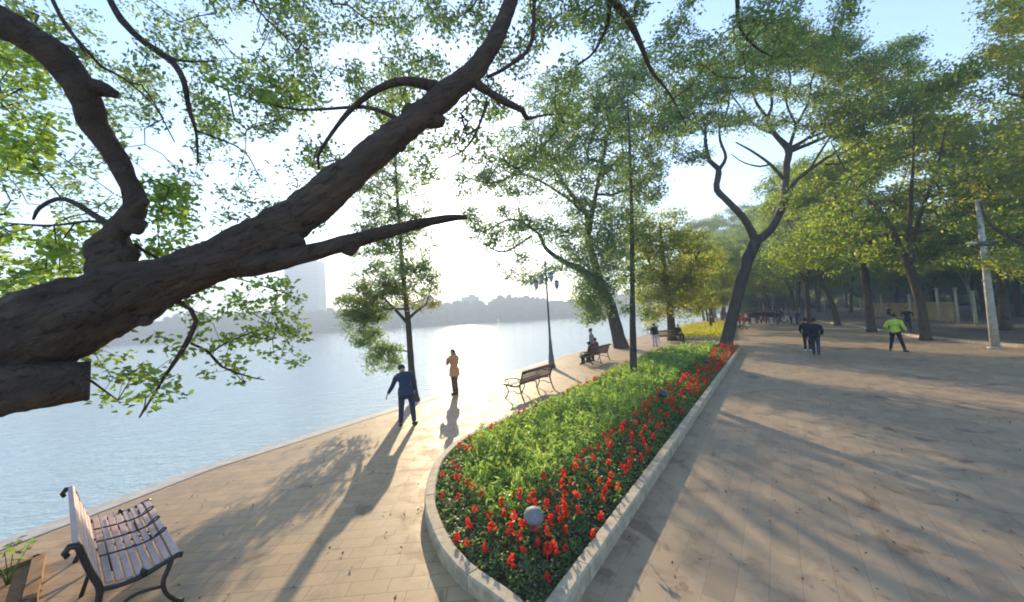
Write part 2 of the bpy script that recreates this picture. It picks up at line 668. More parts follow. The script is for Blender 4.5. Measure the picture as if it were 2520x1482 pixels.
def rect_targets(rects, rng, thr=0.0, fs=0.012):
    out = []
    for x0, x1, y0, y1, d0, d1, n in rects:
        k = tries = 0
        while k < n and tries < n * 20:
            tries += 1
            x, y = rng.uniform(x0, x1), rng.uniform(y0, y1)
            if noise.noise(Vector((x * fs, y * fs, d0))) < thr:
                continue
            out.append(P(x, y, rng.uniform(d0, d1)))
            k += 1
    return np.array([tuple(q) for q in out])


# ------------------------------------------------------------------ ground, lake, far shore
shore = [(-9.6, -60), (-9.2, -20), (-8.4, -4), (-7.7, 2.5), (-7.08, 5.11), (-6.86, 5.8), (-6.36, 7.5), (-5.54, 8.95), (-4.65, 10.55), (-3.25, 12.8),
         (-1.26, 16.23), (2.58, 23.28), (8.08, 31.68), (14.5, 41), (23, 53), (36, 70), (60, 100), (110, 150), (190, 230), (330, 380), (500, 700)]
sp, _ = catmull([(a, b_, 0) for a, b_ in shore], [1] * len(shore), 3.0)
sp = [q for q in sp]
g = MB()
n = len(sp)
g.add([(q.x, q.y, 0) for q in sp] + [(900, q.y, 0) for q in sp], [(i, i + n, i + n + 1, i + 1) for i in range(n - 1)])
g.add([(q.x, q.y, 0) for q in sp] + [(q.x, q.y, -1.5) for q in sp], [(i, i + 1, i + n + 1, i + n) for i in range(n - 1)])
struct('plaza_pavement', g, 'plaza_paving')


def strip(pl, off0, off1, z0, z1=None):
    """band beside a polyline: (offset to the right of travel)"""
    a, b_ = [], []
    m_ = len(pl)
    for i in range(m_):
        d = (pl[min(i + 1, m_ - 1)] - pl[max(i - 1, 0)])
        d.z = 0
        d.normalize()
        r = Vector((d.y, -d.x, 0))
        a.append(pl[i] + r * off0 + Vector((0, 0, z0)))
        b_.append(pl[i] + r * off1 + Vector((0, 0, z0)))
    return a, b_


# lakeside path on top of the plaza, west of the flower bed
path_in = []
west = [q for q in sp if q.y < 46]
a, b_ = strip(west, 0.36, 0, 0.004)
# east edge of the path: hidden under the bed, then along the far side
def east(y):
    pts = [(-60, 0.2), (-2, 0.2), (3.2, 0.2), (8, 2.0), (14, 5), (22, 10.6), (24, 14.6), (46, 30)]
    for (y0, x0), (y1, x1) in zip(pts, pts[1:]):
        if y0 <= y <= y1:
            return x0 + (x1 - x0) * (y - y0) / (y1 - y0)
    return pts[-1][1]
g = MB()
n = len(a)
g.add([tuple(q) for q in a] + [(max(east(q.y), q.x + 0.5), q.y, 0.004) for q in a], [(i, i + n, i + n + 1, i + 1) for i in range(n - 1)])
struct('lakeside_path', g, 'path_paving')
# stone coping along the water
g = MB()
a, b_ = strip(sp, -0.04, 0.34, 0.012)
n = len(a)
g.add([tuple(q) for q in a] + [tuple(q) for q in b_], [(i, i + n, i + n + 1, i + 1) for i in range(n - 1)])
lowr = [Vector((q.x, q.y, -1.4)) for q in a]
g.add([tuple(q) for q in a] + [tuple(q) for q in lowr], [(i + 1, i, i + n, i + n + 1) for i in range(n - 1)])
struct('embankment_edge', g, 'coping_stone')
g = MB()
g.add([(-1500, -80, -.5), (700, -80, -.5), (700, 900, -.5), (-1500, 900, -.5)], [(0, 1, 2, 3)])
struct('lake_water', g, 'lake_water')

# grove soil to the right of the plaza, with its pale edging
gl = [Vector(q) for q in [(29, -8, 0), (25.2, 4, 0), (22.6, 12, 0), (22.4, 16.5, 0), (24.0, 21.5, 0), (28.0, 28.5, 0), (33, 37, 0), (39.5, 49.5, 0), (60, 84, 0), (120, 170, 0)]]
gl, _ = catmull(gl, [1] * len(gl), 2.0)
g = MB()
n = len(gl)
g.add([(q.x, q.y, 0.006) for q in gl] + [(700, q.y, 0.006) for q in gl], [(i, i + n, i + n + 1, i + 1) for i in range(n - 1)])
struct('grove_ground', g, 'grove_soil')
g = MB()
a, b_ = strip(gl, -0.15, 0.15, 0)
for i in range(n - 1):
    q0, q1 = a[i], a[i + 1]
    r0, r1 = b_[i], b_[i + 1]
    h = Vector((0, 0, 0.12))
    g.add([q0, q1, r1, r0, q0 + h, q1 + h, r1 + h, r0 + h], [(4, 7, 6, 5), (0, 4, 5, 1), (3, 2, 6, 7)])
struct('grove_kerb', g, 'kerb_stone')

# far bank
g = MB()
bank = [(-1500, 120), (-900, 200), (-600, 235), (-420, 300), (-250, 350), (-100, 375), (30, 395), (150, 420), (400, 470), (700, 520)]
n = len(bank)
vs = [(x, y, -0.6) for x, y in bank] + [(x, y + 3, 0.8) for x, y in bank] + [(x, y + 500, 6.0) for x, y in bank]
g.add(vs, [(i, i + 1, i + n + 1, i + n) for i in range(n - 1)] + [(i + n, i + n + 1, i + 2 * n + 1, i + 2 * n) for i in range(n - 1)])
struct('far_bank', g, 'far_bank')


def bank_y(x):
    for (x0, y0), (x1, y1) in zip(bank, bank[1:]):
        if x0 <= x <= x1:
            return y0 + (y1 - y0) * (x - x0) / (x1 - x0)
    return 400


rng = np.random.default_rng(5)
tl = MB()
cen = []
hgt = lambda x: 19 + 9 * noise.noise(Vector((x * 0.012, 3, 1))) + 5 * noise.noise(Vector((x * 0.05, 9, 1)))
x = -760.0
while x < 330:
    y0 = bank_y(x) + 8
    for row in range(2):
        h = max(7, hgt(x + row * 300)) * (1 + 0.35 * row)
        r = rng.uniform(5, 9)
        c = Vector((x + rng.uniform(-3, 3), y0 + row * 16 + rng.uniform(-3, 3), h * 0.48))
        tl.ell(c, (r * .9, r * .9, h * 0.5), None, 8, 6, 0.35, 0.2)
        k = 60
        u = rng.normal(size=(k, 3))
        u /= np.linalg.norm(u, axis=1)[:, None]
        u[:, 2] = np.abs(u[:, 2]) * 1.0 - 0.15
        cen.append(u * np.array([r, r, h * 0.52]) * rng.uniform(0.9, 1.15, (k, 1)) + np.array(c))
    x += rng.uniform(5, 9)
V, Fq = leaves(np.concatenate(cen), 2.6, 2.0, rng)
tl.add(V.tolist(), Fq.tolist())
tag(tl.build('treeline', 'leaf_far', None, False), kind='stuff')


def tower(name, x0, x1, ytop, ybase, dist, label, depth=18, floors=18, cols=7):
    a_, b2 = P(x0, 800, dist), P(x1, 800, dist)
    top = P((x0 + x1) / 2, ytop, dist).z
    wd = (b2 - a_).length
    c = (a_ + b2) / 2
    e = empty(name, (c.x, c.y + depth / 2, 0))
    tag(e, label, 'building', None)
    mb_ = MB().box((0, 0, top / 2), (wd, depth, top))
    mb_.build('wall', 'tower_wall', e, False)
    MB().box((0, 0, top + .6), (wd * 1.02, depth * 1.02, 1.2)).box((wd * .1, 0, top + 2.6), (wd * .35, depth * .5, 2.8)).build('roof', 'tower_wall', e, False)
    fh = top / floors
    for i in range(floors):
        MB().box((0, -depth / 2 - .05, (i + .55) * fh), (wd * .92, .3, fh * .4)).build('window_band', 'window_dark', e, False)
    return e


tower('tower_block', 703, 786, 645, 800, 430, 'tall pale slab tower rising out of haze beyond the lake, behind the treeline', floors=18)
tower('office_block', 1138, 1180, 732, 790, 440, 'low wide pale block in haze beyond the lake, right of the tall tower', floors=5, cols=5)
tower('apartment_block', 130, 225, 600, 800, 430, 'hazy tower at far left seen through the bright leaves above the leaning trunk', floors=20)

# ------------------------------------------------------------------ flower bed
KH = 0.165
outL = [(0.02, 2.96), (-0.18, 3.26), (-0.39, 3.48), (-0.68, 3.76), (-0.94, 4.15), (-1.19, 4.69), (-1.37, 5.2), (-1.49, 5.93), (-1.54, 6.63), (-1.45, 7.3),
        (-1.28, 7.9), (-0.9, 8.55), (0.16, 10.1), (2.5, 13.6), (5.6, 18.4), (8.3, 22.2)]
outR = [(0.11, 3.00), (0.27, 3.25), (13.55, 22.2)]
cl, _ = catmull([(a, b_, 0) for a, b_ in outL], [1] * len(outL), 0.25)
ring = [Vector(q) for q in cl]
ring += [Vector((8.3 + (13.3 - 8.3) * u, 22.3 + 0.25 * math.sin(math.pi * u), 0)) for u in (0.12, .3, .5, .7, .88)]
rr_ = [Vector((0.24 + (13.5 - 0.24) * u, 3.2 + (22.15 - 3.2) * u, 0)) for u in np.linspace(1, 0, 60)]
ring += rr_
RING = ring


def offset_ring(R, d):
    out = []
    m_ = len(R)
    for i in range(m_):
        t_ = (R[(i + 1) % m_] - R[i - 1])
        t_.z = 0
        t_.normalize()
        out.append(R[i] + Vector((t_.y, -t_.x, 0)) * d)
    return out


inner = offset_ring(RING, 0.15)
# kerb: stones about a metre long with open joints
g = MB()
m_ = len(RING)
acc = 0.0
i = 0
start = 0
lens = [0.0]
for i in range(m_):
    lens.append(lens[-1] + (RING[(i + 1) % m_] - RING[i]).length)
total = lens[-1]


def ring_at(R, s_):
    s_ %= total
    i_ = int(np.searchsorted(lens, s_, side='right')) - 1
    i_ = min(i_, m_ - 1)
    u = (s_ - lens[i_]) / max(1e-9, lens[i_ + 1] - lens[i_])
    return R[i_].lerp(R[(i_ + 1) % m_], u)


ns = int(total / 0.95)
rk = random.Random(3)
for j in range(ns):
    s0, s1 = j * total / ns + 0.006, (j + 1) * total / ns - 0.006
    dz = rk.uniform(-0.004, 0.004)
    secs = 5
    vs = []
    for q in range(secs + 1):
        s_ = s0 + (s1 - s0) * q / secs
        o_, i_ = ring_at(RING, s_), ring_at(inner, s_)
        e_ = (i_ - o_).normalized() * 0.018
        vs += [o_ + Vector((0, 0, -0.02)), o_ + Vector((0, 0, KH - 0.018 + dz)), o_ + e_ + Vector((0, 0, KH + dz)),
               i_ - e_ + Vector((0, 0, KH + dz)), i_ + Vector((0, 0, KH - 0.018 + dz)), i_ + Vector((0, 0, -0.02))]
    fs = []
    for q in range(secs):
        for r in range(5):
            a0 = q * 6 + r
            fs.append((a0, a0 + 6, a0 + 7, a0 + 1))
    fs.append((0, 1, 2, 3, 4, 5))
    fs.append(tuple(secs * 6 + r for r in (5, 4, 3, 2, 1, 0)))
    g.add(vs, fs)
struct('flower_bed_kerb', g, 'kerb_stone')
g = MB()
g.add([(q.x, q.y, 0.10) for q in inner], [tuple(range(len(inner)))])
struct('bed_soil', g, 'bed_soil')

poly = np.array([(q.x, q.y) for q in inner])


def inpoly(X, Y, pl=poly):
    r = np.zeros(len(X), bool)
    j = len(pl) - 1
    for i in range(len(pl)):
        xi, yi = pl[i]
        xj, yj = pl[j]
        c = ((yi > Y) != (yj > Y)) & (X < (xj - xi) * (Y - yi) / (yj - yi + 1e-12) + xi)
        r ^= c
        j = i
    return r


A0 = np.array([0.27, 3.25])
tt = np.array([RT.x, RT.y])
nn2 = np.array([RN.x, RN.y])
left_in = np.array([(q.x, q.y) for q in inner[:len(cl)]])


def edge_d(X, Y):
    """distance from the straight kerb and from the lakeside rim"""
    p = np.stack([X, Y], 1)
    dr = (p - A0) @ nn2 - 0.165
    dl = np.min(np.linalg.norm(p[:, None, :] - left_in[None], axis=2), axis=1)
    return dr, dl


rng = np.random.default_rng(11)


def bed_points(n):
    """points in the bed, evenly spread as seen from the path (denser near)"""
    outx = []
    while sum(len(a) for a in outx) < n:
        d = 3.0 * (22.5 / 3.0) ** rng.uniform(0, 1, n)
        X = rng.uniform(-2, 14, n)
        ok = inpoly(X, d)
        w_ = rng.uniform(0, 1, n) < 1.0
        sel = ok & w_
        outx.append(np.stack([X[sel], d[sel]], 1))
    return np.concatenate(outx)[:n]


Q = bed_points(60000)
dr, dl = edge_d(Q[:, 0], Q[:, 1])
yq = Q[:, 1]
band = np.clip(0.85 + 0.02 * yq, 0.8, 1.2)
sal = (dr < band) | (dl < 0.45) | ((yq < 4.6) & (yq + Q[:, 0] * 0 < 4.6))
hmap = np.array([noise.noise(Vector((a * 2.2, b_ * 2.2, 0))) for a, b_ in Q])
mid = Q[~sal]
hm = hmap[~sal]
scl = np.sqrt(mid[:, 1] / 5.0)
hm2 = np.array([noise.noise(Vector((a * 0.9, b_ * 0.9, 4))) for a, b_ in mid])
hm3 = np.array([noise.noise(Vector((a * 6, b_ * 6, 8))) for a, b_ in mid])
z = 0.10 + rng.uniform(0, 1, len(mid)) ** 0.7 * np.clip(0.29 + 0.10 * hm + 0.2 * hm2 + 0.42 * hm3, 0.03, 0.62) * np.clip(edge_d(mid[:, 0], mid[:, 1])[1] / .5, .35, 1)
cen = np.stack([mid[:, 0], mid[:, 1], z], 1)
bedleaf = leaf_obj('bed_greenery', cen, 0.10 * scl, 0.024 * scl, rng, 'leaf_bed', up=0.1, upright=0.9)
tag(bedleaf, kind='stuff')
sq = Q[sal]
scl = np.sqrt(sq[:, 1] / 5.0)
# salvia bushes: leaf clumps around stems
sx = sq + rng.normal(size=sq.shape) * 0.01
ok = inpoly(sx[:, 0], sx[:, 1])
sq, scl = sx[ok], scl[ok]
clump = np.array([noise.noise(Vector((a * 7, b_ * 7, 5))) for a, b_ in sq])
z = 0.14 + rng.uniform(0, 1, len(sq)) ** 0.8 * (0.20 + 0.14 * clump)
cen = np.stack([sq[:, 0], sq[:, 1], z], 1)
ed = np.minimum(*edge_d(sq[:, 0], sq[:, 1]))
low = np.clip((ed + 0.02) / 0.32, 0.12, 1)
cen[:, 2] = np.minimum(0.10 + (cen[:, 2] - 0.10) * low, 0.12 + 0.27 * ed + rng.uniform(0, .03, len(ed)))
keep = clump > -0.28
o_ = leaf_obj('border_leaves', cen[keep], 0.052 * scl[keep], 0.032 * scl[keep], rng, 'leaf_salvia', up=0.7, upright=0.15)
tag(o_, kind='stuff')


# red flower spikes: each one its own object
def spike_mesh(seed, n=24, h=0.085, r=0.034):
    rg = np.random.default_rng(seed)
    u = rg.uniform(0, 1, n)
    th = rg.uniform(0, 2 * math.pi, n)
    rad = r * (1.0 - 0.65 * u) * rg.uniform(0.5, 1.1, n)
    cen_ = np.stack([np.cos(th) * rad, np.sin(th) * rad, u * h], 1)
    V_, F_ = leaves(cen_, 0.040, 0.027, rg, up=0.1, upright=0.4)
    return np_mesh('bloom', V_, F_)


def stem_mesh(seed):
    rg = np.random.default_rng(seed)
    mb_ = MB()
    mb_.tube([(0, 0, -0.24), (0.004, 0.003, -0.1), (0, 0, 0.06)], [0.004, 0.0035, 0.002], 5)
    c_ = np.stack([rg.normal(size=9) * .035, rg.normal(size=9) * .035, rg.uniform(-.16, -.01, 9)], 1)
    V_, F_ = leaves(c_, 0.06, 0.034, rg, up=0.6)
    mb_.add(V_.tolist(), F_.tolist())
    return mb_.mesh('stem', False)


protos = []
for k in range(4):
    e = empty('red_flower', (0, 0, 0))
    b1 = link('bloom', spike_mesh(20 + k), 'petal_red', e)
    b2 = link('stem', stem_mesh(40 + k), 'leaf_salvia', e)
    protos.append((e, [b1, b2]))
for e, ks in protos:
    KIDS[e] = ks
    for q in ks:
        KIDS[q] = []
rf = random.Random(9)
spots = []


def try_spot(x_, y_, mind):
    if not inpoly(np.array([x_]), np.array([y_]))[0]:
        return False
    for a_ in spots:
        if (a_[0] - x_) ** 2 + (a_[1] - y_) ** 2 < mind * mind:
            return False
    spots.append((x_, y_))
    return True


# along the straight kerb
k = 0
while k < 205:
    s_ = 0.35 + 22.3 * rf.random() ** 1.2
    wdt = 0.95 if s_ < 9 else 0.8
    off = 0.165 + rf.uniform(0.12, wdt)
    p_ = A0 + tt * s_ + nn2 * off
    if try_spot(p_[0], p_[1], 0.10 + 0.008 * s_):
        k += 1
# along the lakeside rim
k = 0
li = 0
tries = 0
while k < 88 and tries < 9000:
    tries += 1
    s_ = rf.random() ** 1.0
    i_ = int(s_ * (len(left_in) - 1))
    p_ = left_in[i_]
    q_ = left_in[min(i_ + 1, len(left_in) - 1)] - left_in[max(i_ - 1, 0)]
    q_ = q_ / np.linalg.norm(q_)
    nr = np.array([q_[1], -q_[0]])
    off = rf.uniform(0.06, 0.55 if p_[1] < 8.5 else 0.25)
    if try_spot(p_[0] + nr[0] * off, p_[1] + nr[1] * off, 0.13):
        k += 1
# in the pointed tip
k = tries = 0
while k < 9 and tries < 4000:
    tries += 1
    if try_spot(rf.uniform(-0.9, 1.4), rf.uniform(3.5, 5.0), 0.2):
        k += 1
first = [True] * 4
drs, dls = edge_d(np.array([a[0] for a in spots]), np.array([a[1] for a in spots]))
for (x_, y_), a_, b_ in zip(spots, drs, dls):
    k = rf.randrange(4)
    src = protos[k][0]
    if first[k]:
        o_ = src
        first[k] = False
    else:
        o_ = copy_tree(src)
    sc_ = rf.uniform(0.75, 1.35) * (1.0 + 0.035 * max(0, y_ - 6))
    o_.location = (x_, y_, 0.08 + 0.24 * sc_ + rf.uniform(-0.03, 0.03))
    o_.location.z = min(o_.location.z, 0.15 + 0.30 * min(a_, b_))
    o_.scale = (sc_ * 1.05, sc_ * 1.05, sc_)
    o_.rotation_euler = (rf.uniform(-.25, .25), rf.uniform(-.25, .25), rf.uniform(0, 6.28))
    if y_ < 5.0:
        tag(o_, 'red flower spike among dark leaves in the pointed near tip of the bed', 'flower', 'red flowers in the bed tip')
    elif a_ < b_:
        tag(o_, 'red flower spike in the border beside the straight kerb of the plaza', 'flower', 'red flowers along the straight kerb')
    else:
        tag(o_, 'red flower spike on the lakeside rim of the long green bed', 'flower', 'red flowers along the lakeside rim')
p_ = G(1521, 1207, 0.42)
e = empty('orange_flower', p_)
link('bloom', spike_mesh(77, 30, 0.11, 0.038), 'petal_orange', e)
link('stem', stem_mesh(78), 'leaf_salvia', e)
tag(e, 'single orange bloom among the red flowers by the straight kerb', 'flower')

# grey ball in the tip
p_ = G(1313, 1268, 0.42)
e = empty('garden_speaker', (p_.x, p_.y, 0.13))
tag(e, 'round pale grey mushroom shaped garden fitting among red flowers in the bed tip', 'garden speaker')
cap = MB()
prof = [(0.0, 0.40), (0.05, 0.395), (0.085, 0.375), (0.108, 0.335), (0.114, 0.30), (0.108, 0.268), (0.08, 0.25), (0.0, 0.245)]
vs, fs = [], []
kk = 28
for (r, z_) in prof:
    for j in range(kk):
        vs.append((r * math.cos(2 * math.pi * j / kk), r * math.sin(2 * math.pi * j / kk), z_ - 0.03))
for i in range(len(prof) - 1):
    for j in range(kk):
        fs.append((i * kk + j, (i + 1) * kk + j, (i + 1) * kk + (j + 1) % kk, i * kk + (j + 1) % kk))
cap.add(vs, fs)
cap.build('cap', 'grey_dome', e)
MB().tube([(0, 0, -.02), (0, 0, .1), (0, 0, .225)], [0.06, 0.05, 0.055], 16).build('stem', 'grey_dome', e)


def floodlight(px, py, label):
    p_ = G(px, py, 0.45)
    e = empty('garden_floodlight', (p_.x, p_.y, 0.14), 0.6)
    tag(e, label, 'spotlight', 'garden floodlights in the bed')
    sc_ = 1.0
    MB().tube([(0, 0, 0), (0, 0, .22)], [.012, .012], 8).build('stake', 'teal_paint', e)
    MB().tube([(0, -.09, .30), (0, -.04, .31), (0, .05, .34), (0, .07, .345)], [.045, .075, .095, .1], 16).build('lamp_head', 'teal_paint', e)
    MB().tube([(0, .072, .346), (0, .082, .35)], [.088, .086], 16).build('lens', 'steel', e)
    e.scale = (sc_, sc_, sc_)


floodlight(1632, 972, 'teal floodlight on a stake standing in the grass beside the nearer red border')
floodlight(1738, 890, 'small teal floodlight farther along the bed, close to the far red flowers')

# ------------------------------------------------------------------ yellow bed, farther
yb = [(16.6, 28.2), (15.2, 29.0), (13.0, 31.6), (14.5, 36), (19, 43), (25.5, 51), (29.5, 51.5), (27.5, 46), (22, 37.5)]
yp, _ = catmull([(a, b_, 0) for a, b_ in yb + yb[:1]], [1] * (len(yb) + 1), 0.8)
yp = yp[:-1]
yin = offset_ring(yp, 0.2)
if abs(sum(a.x * b_.y - b_.x * a.y for a, b_ in zip(yp, yp[1:]))) > 0:
    area = sum(a.x * b_.y - b_.x * a.y for a, b_ in zip(yp, yp[1:] + yp[:1]))
    if area > 0:
        yin = offset_ring(yp, -0.2)
g = MB()
m2 = len(yp)
for i in range(m2):
    j = (i + 1) % m2
    h = Vector((0, 0, 0.2))
    g.add([yp[i], yp[j], yin[j], yin[i], yp[i] + h, yp[j] + h, yin[j] + h, yin[i] + h], [(4, 5, 6, 7), (0, 1, 5, 4), (3, 7, 6, 2)])
struct('yellow_bed_kerb', g, 'kerb_stone')
yy = np.array([(q.x, q.y) for q in yin])
n = 60000
X, Y = rng.uniform(12, 30, n), rng.uniform(27, 53, n)
ok = inpoly(X, Y, yy)
X, Y = X[ok], Y[ok]
z = 0.1 + rng.uniform(0, 1, len(X)) * 0.5
up_ = z > 0.36
cen = np.stack([X, Y, z], 1)
tag(leaf_obj('yellow_flower_carpet', cen[up_], 0.16, 0.12, rng, 'petal_yellow', up=1.0), kind='stuff')
tag(leaf_obj('yellow_bed_leaves', cen[~up_], 0.16, 0.08, rng, 'leaf_yellow', up=0.4), kind='stuff')

# ------------------------------------------------------------------ leaning tree in the foreground
rng = np.random.default_rng(101)
e = empty('leaning_tree', G(-800, 1675))
tag(e, 'huge dark leaning tree with sawn stub whose trunk crosses the left of the picture', 'tree')
sk = Skel(rng)
TR = [(-800, 1690, 470, 3.1), (-770, 1590, 390, 3.1), (-700, 1420, 340, 3.1), (-560, 1200, 320, 2.95), (-300, 965, 300, 2.75), (0, 850, 205, 2.7), (200, 775, 180, 2.75), (400, 692, 112, 2.9), (560, 628, 104, 3.0), (700, 555, 100, 3.1), (855, 434, 80, 3.2),
      (985, 325, 66, 3.3), (1090, 240, 60, 3.4), (1160, 180, 50, 3.45), (1212, 110, 42, 3.5), (1246, 30, 34, 3.6), (1270, -50, 30, 3.7), (1285, -190, 26, 3.9)]
sk.limb_px(TR, seg=0.025, rough=0.17, k=56, freq=5)
sk.limb_px([(520, 650, 60, 3.0), (620, 652, 58, 3.0), (750, 626, 44, 3.05), (880, 590, 36, 3.1), (1000, 558, 28, 3.2), (1100, 538, 18, 3.3), (1150, 534, 11, 3.35)], seg=0.05, rough=0.14, k=14, freq=7)
# broad sawn stub under the trunk
sk.limb_px([(-420, 1000, 150, 2.28), (-150, 985, 140, 2.40), (0, 957, 130, 2.5), (120, 946, 108, 2.62), (206, 938, 98, 2.74), (219, 937, 96, 2.76)], seg=0.03, rough=0.12, k=36, freq=6)
# upper left limb from the gnarled stump
sk.limb_px([(275, 720, 92, 2.9), (276, 660, 90, 2.9), (276, 610, 92, 2.9), (284, 575, 54, 2.88), (312, 545, 50, 2.86), (333, 510, 44, 2.84), (322, 462, 42, 2.82), (275, 370, 46, 2.75), (226, 300, 54, 2.65),
            (216, 250, 62, 2.6), (150, 152, 70, 2.5), (60, 86, 74, 2.4), (-80, 20, 80, 2.3), (-300, -60, 90, 2.3)], seg=0.04, rough=0.16, k=18, freq=8)
sk.limb_px([(232, 215, 44, 2.6), (262, 222, 34, 2.6), (292, 236, 18, 2.62)], seg=0.03, rough=0.2, k=12, freq=10)
BR = [[(1075, 215, 34, 3.42), (1000, 200, 26, 3.4), (940, 215, 20, 3.4), (880, 255, 16, 3.45), (830, 310, 12, 3.5), (782, 385, 9, 3.5), (785, 418, 6, 3.5)],
      [(985, 296, 16, 3.3), (920, 268, 12, 3.4), (870, 264, 9, 3.5), (740, 270, 7, 3.6), (640, 250, 6, 3.8), (560, 222, 5, 4.0)],
      [(1155, 195, 30, 3.45), (1200, 225, 22, 3.5), (1245, 252, 20, 3.6), (1285, 272, 16, 3.7), (1296, 292, 14, 3.8), (1330, 285, 6, 3.9), (1380, 280, 4, 4.1)],
      [(1200, 250, 12, 3.5), (1186, 290, 8, 3.5), (1165, 340, 7, 3.5), (1138, 372, 5, 3.5), (1100, 390, 4, 3.6)],
      [(1200, 190, 10, 3.5), (1246, 166, 10, 3.6), (1305, 112, 12, 3.7), (1315, 0, 12, 3.8), (1320, -120, 14, 3.9)],
      [(255, -30, 15, 3.2), (300, 50, 19, 3.2), (360, 108, 18, 3.3), (420, 148, 17, 3.4), (452, 200, 15, 3.4), (465, 270, 12, 3.5), (482, 322, 8, 3.5), (487, 402, 5, 3.5)],
      [(420, 145, 8, 3.4), (470, 152, 6, 3.5), (530, 150, 4, 3.6)],
      [(478, 320, 7, 3.5), (520, 335, 6, 3.6), (600, 372, 4, 3.8), (640, 440, 3, 3.8)],
      [(115, -30, 11, 3.0), (160, 60, 10, 3.0), (210, 120, 9, 3.0), (250, 165, 8, 3.1), (300, 190, 5, 3.2), (380, 262, 4, 3.3), (430, 350, 3, 3.4)],
      [(282, 565, 24, 2.86), (240, 535, 17, 2.9), (180, 498, 14, 3.0), (140, 490, 12, 3.1), (97, 512, 10, 3.1), (82, 540, 6, 3.2)],
      [(300, 570, 12, 2.86), (230, 545, 8, 3.0), (120, 555, 6, 3.2), (0, 548, 5, 3.5), (-80, 540, 5, 3.6)],
      [(425, 735, 16, 2.95), (470, 762, 12, 3.0), (482, 790, 11, 3.0), (456, 850, 14, 3.0), (410, 920, 8, 3.0), (370, 985, 6, 3.0), (343, 1028, 4, 3.0)],
      [(470, 845, 8, 3.0), (515, 868, 8, 3.1), (545, 902, 6, 3.2), (605, 925, 4, 3.3), (650, 935, 3, 3.4)],
      [(330, 600, 10, 3.0), (380, 632, 8, 3.1), (470, 660, 6, 3.6), (600, 690, 4, 4.0), (700, 720, 4, 4.2)],
      [(200, 920, 8, 2.6), (255, 960, 5, 2.8), (290, 985, 3, 2.9)],
      [(1285, -190, 20, 3.9), (1380, -120, 24, 4.3), (1480, -25, 24, 4.7), (1540, 38, 22, 4.9), (1576, 108, 16, 5.0), (1602, 172, 10, 5.1), (1650, 235, 6, 5.3), (1700, 330, 4, 5.5)],
      [(1500, -10, 16, 4.8), (1495, 60, 10, 5.0), (1460, 130, 7, 5.2), (1420, 160, 5, 5.4)],
      [(1480, -60, 16, 4.7), (1650, -80, 16, 5.4), (1800, -40, 14, 6.0), (1818, 60, 9, 6.2), (1855, 112, 6, 6.4), (1900, 140, 4, 6.6)],
      [(1650, -80, 14, 5.4), (1900, -120, 14, 6.2), (2060, -30, 9, 7.0), (2100, 40, 5, 7.2)],
      [(610, -30, 6, 4.2), (640, 30, 5, 4.2), (700, 90, 4, 4.3), (730, 130, 3, 4.5)],
      [(700, -80, 10, 4.2), (850, -100, 12, 4.2), (1100, -120, 16, 4.1), (1285, -190, 20, 3.9)]]
for b_ in BR:
    b_ = [(a[0], a[1], a[2] * .86, a[3]) for a in b_]
    sk.limb_px(b_, seg=0.07, rough=0.1, k=9, freq=9)
mb_ = MB()
big = sk.mb()
# leaf clusters
Rs = rect_targets([
    (1380, 2115, -110, 60, 4.5, 9.0, 520), (1400, 2060, 40, 170, 4.8, 9.0, 330), (1550, 1900, 150, 330, 5.0, 9.0, 110),
    (1180, 1420, -100, 200, 3.8, 7, 170), (700, 1200, -120, 190, 4.0, 8, 330), (0, 720, -120, 150, 3.2, 8, 230),
    (480, 1250, 150, 330, 3.8, 7.5, 230), (300, 900, 180, 420, 3.6, 7.5, 140), (0, 400, 120, 560, 3.4, 7.5, 150),
    (350, 800, 380, 560, 3.6, 7.5, 70), (1200, 1420, 180, 420, 3.8, 7, 90), (1020, 1200, 330, 450, 3.7, 6, 40)], rng, -0.12, 0.011)
Bs = rect_targets([(-60, 130, 90, 240, 2.9, 3.6, 34), (-40, 130, 270, 430, 2.9, 3.6, 50), (-60, 210, 560, 745, 2.9, 3.7, 80),
                   (345, 465, 450, 640, 3.1, 3.9, 44), (540, 750, 690, 900, 3.7, 4.6, 46), (225, 470, 830, 1010, 2.9, 3.6, 22),
                   (470, 640, 740, 950, 3.0, 3.7, 12), (400, 620, 700, 800, 3.0, 4, 10), (500, 760, 180, 300, 3.6, 4.4, 40)], rng, -0.5, 0.02)
skip = 0
sk.grow(Rs, 0.16, 0.5, 0.0022, 0.42, 0.1)
sk.grow(Bs, 0.14, 0.5, 0.0020, 0.42, 0.1)
tm = sk.mb(5)
for (x_, y_, d_, r_) in [(716, 592, 3.08, 26), (700, 604, 3.05, 22), (1064, 296, 3.38, 22), (1012, 278, 3.32, 20), (975, 350, 3.3, 22), (355, 790, 2.82, 14), (240, 606, 2.86, 20), (300, 690, 2.85, 40), (330, 555, 2.85, 22), (346, 495, 2.84, 14), (860, 606, 3.1, 22)]:
    rr = r_ * d_ / FPX
    tm.ell(P(x_, y_, d_), (rr * 1.25, rr, rr), None, 14, 10, 0.3, 14)
trunk = tm.build('trunk', 'bark_dark')
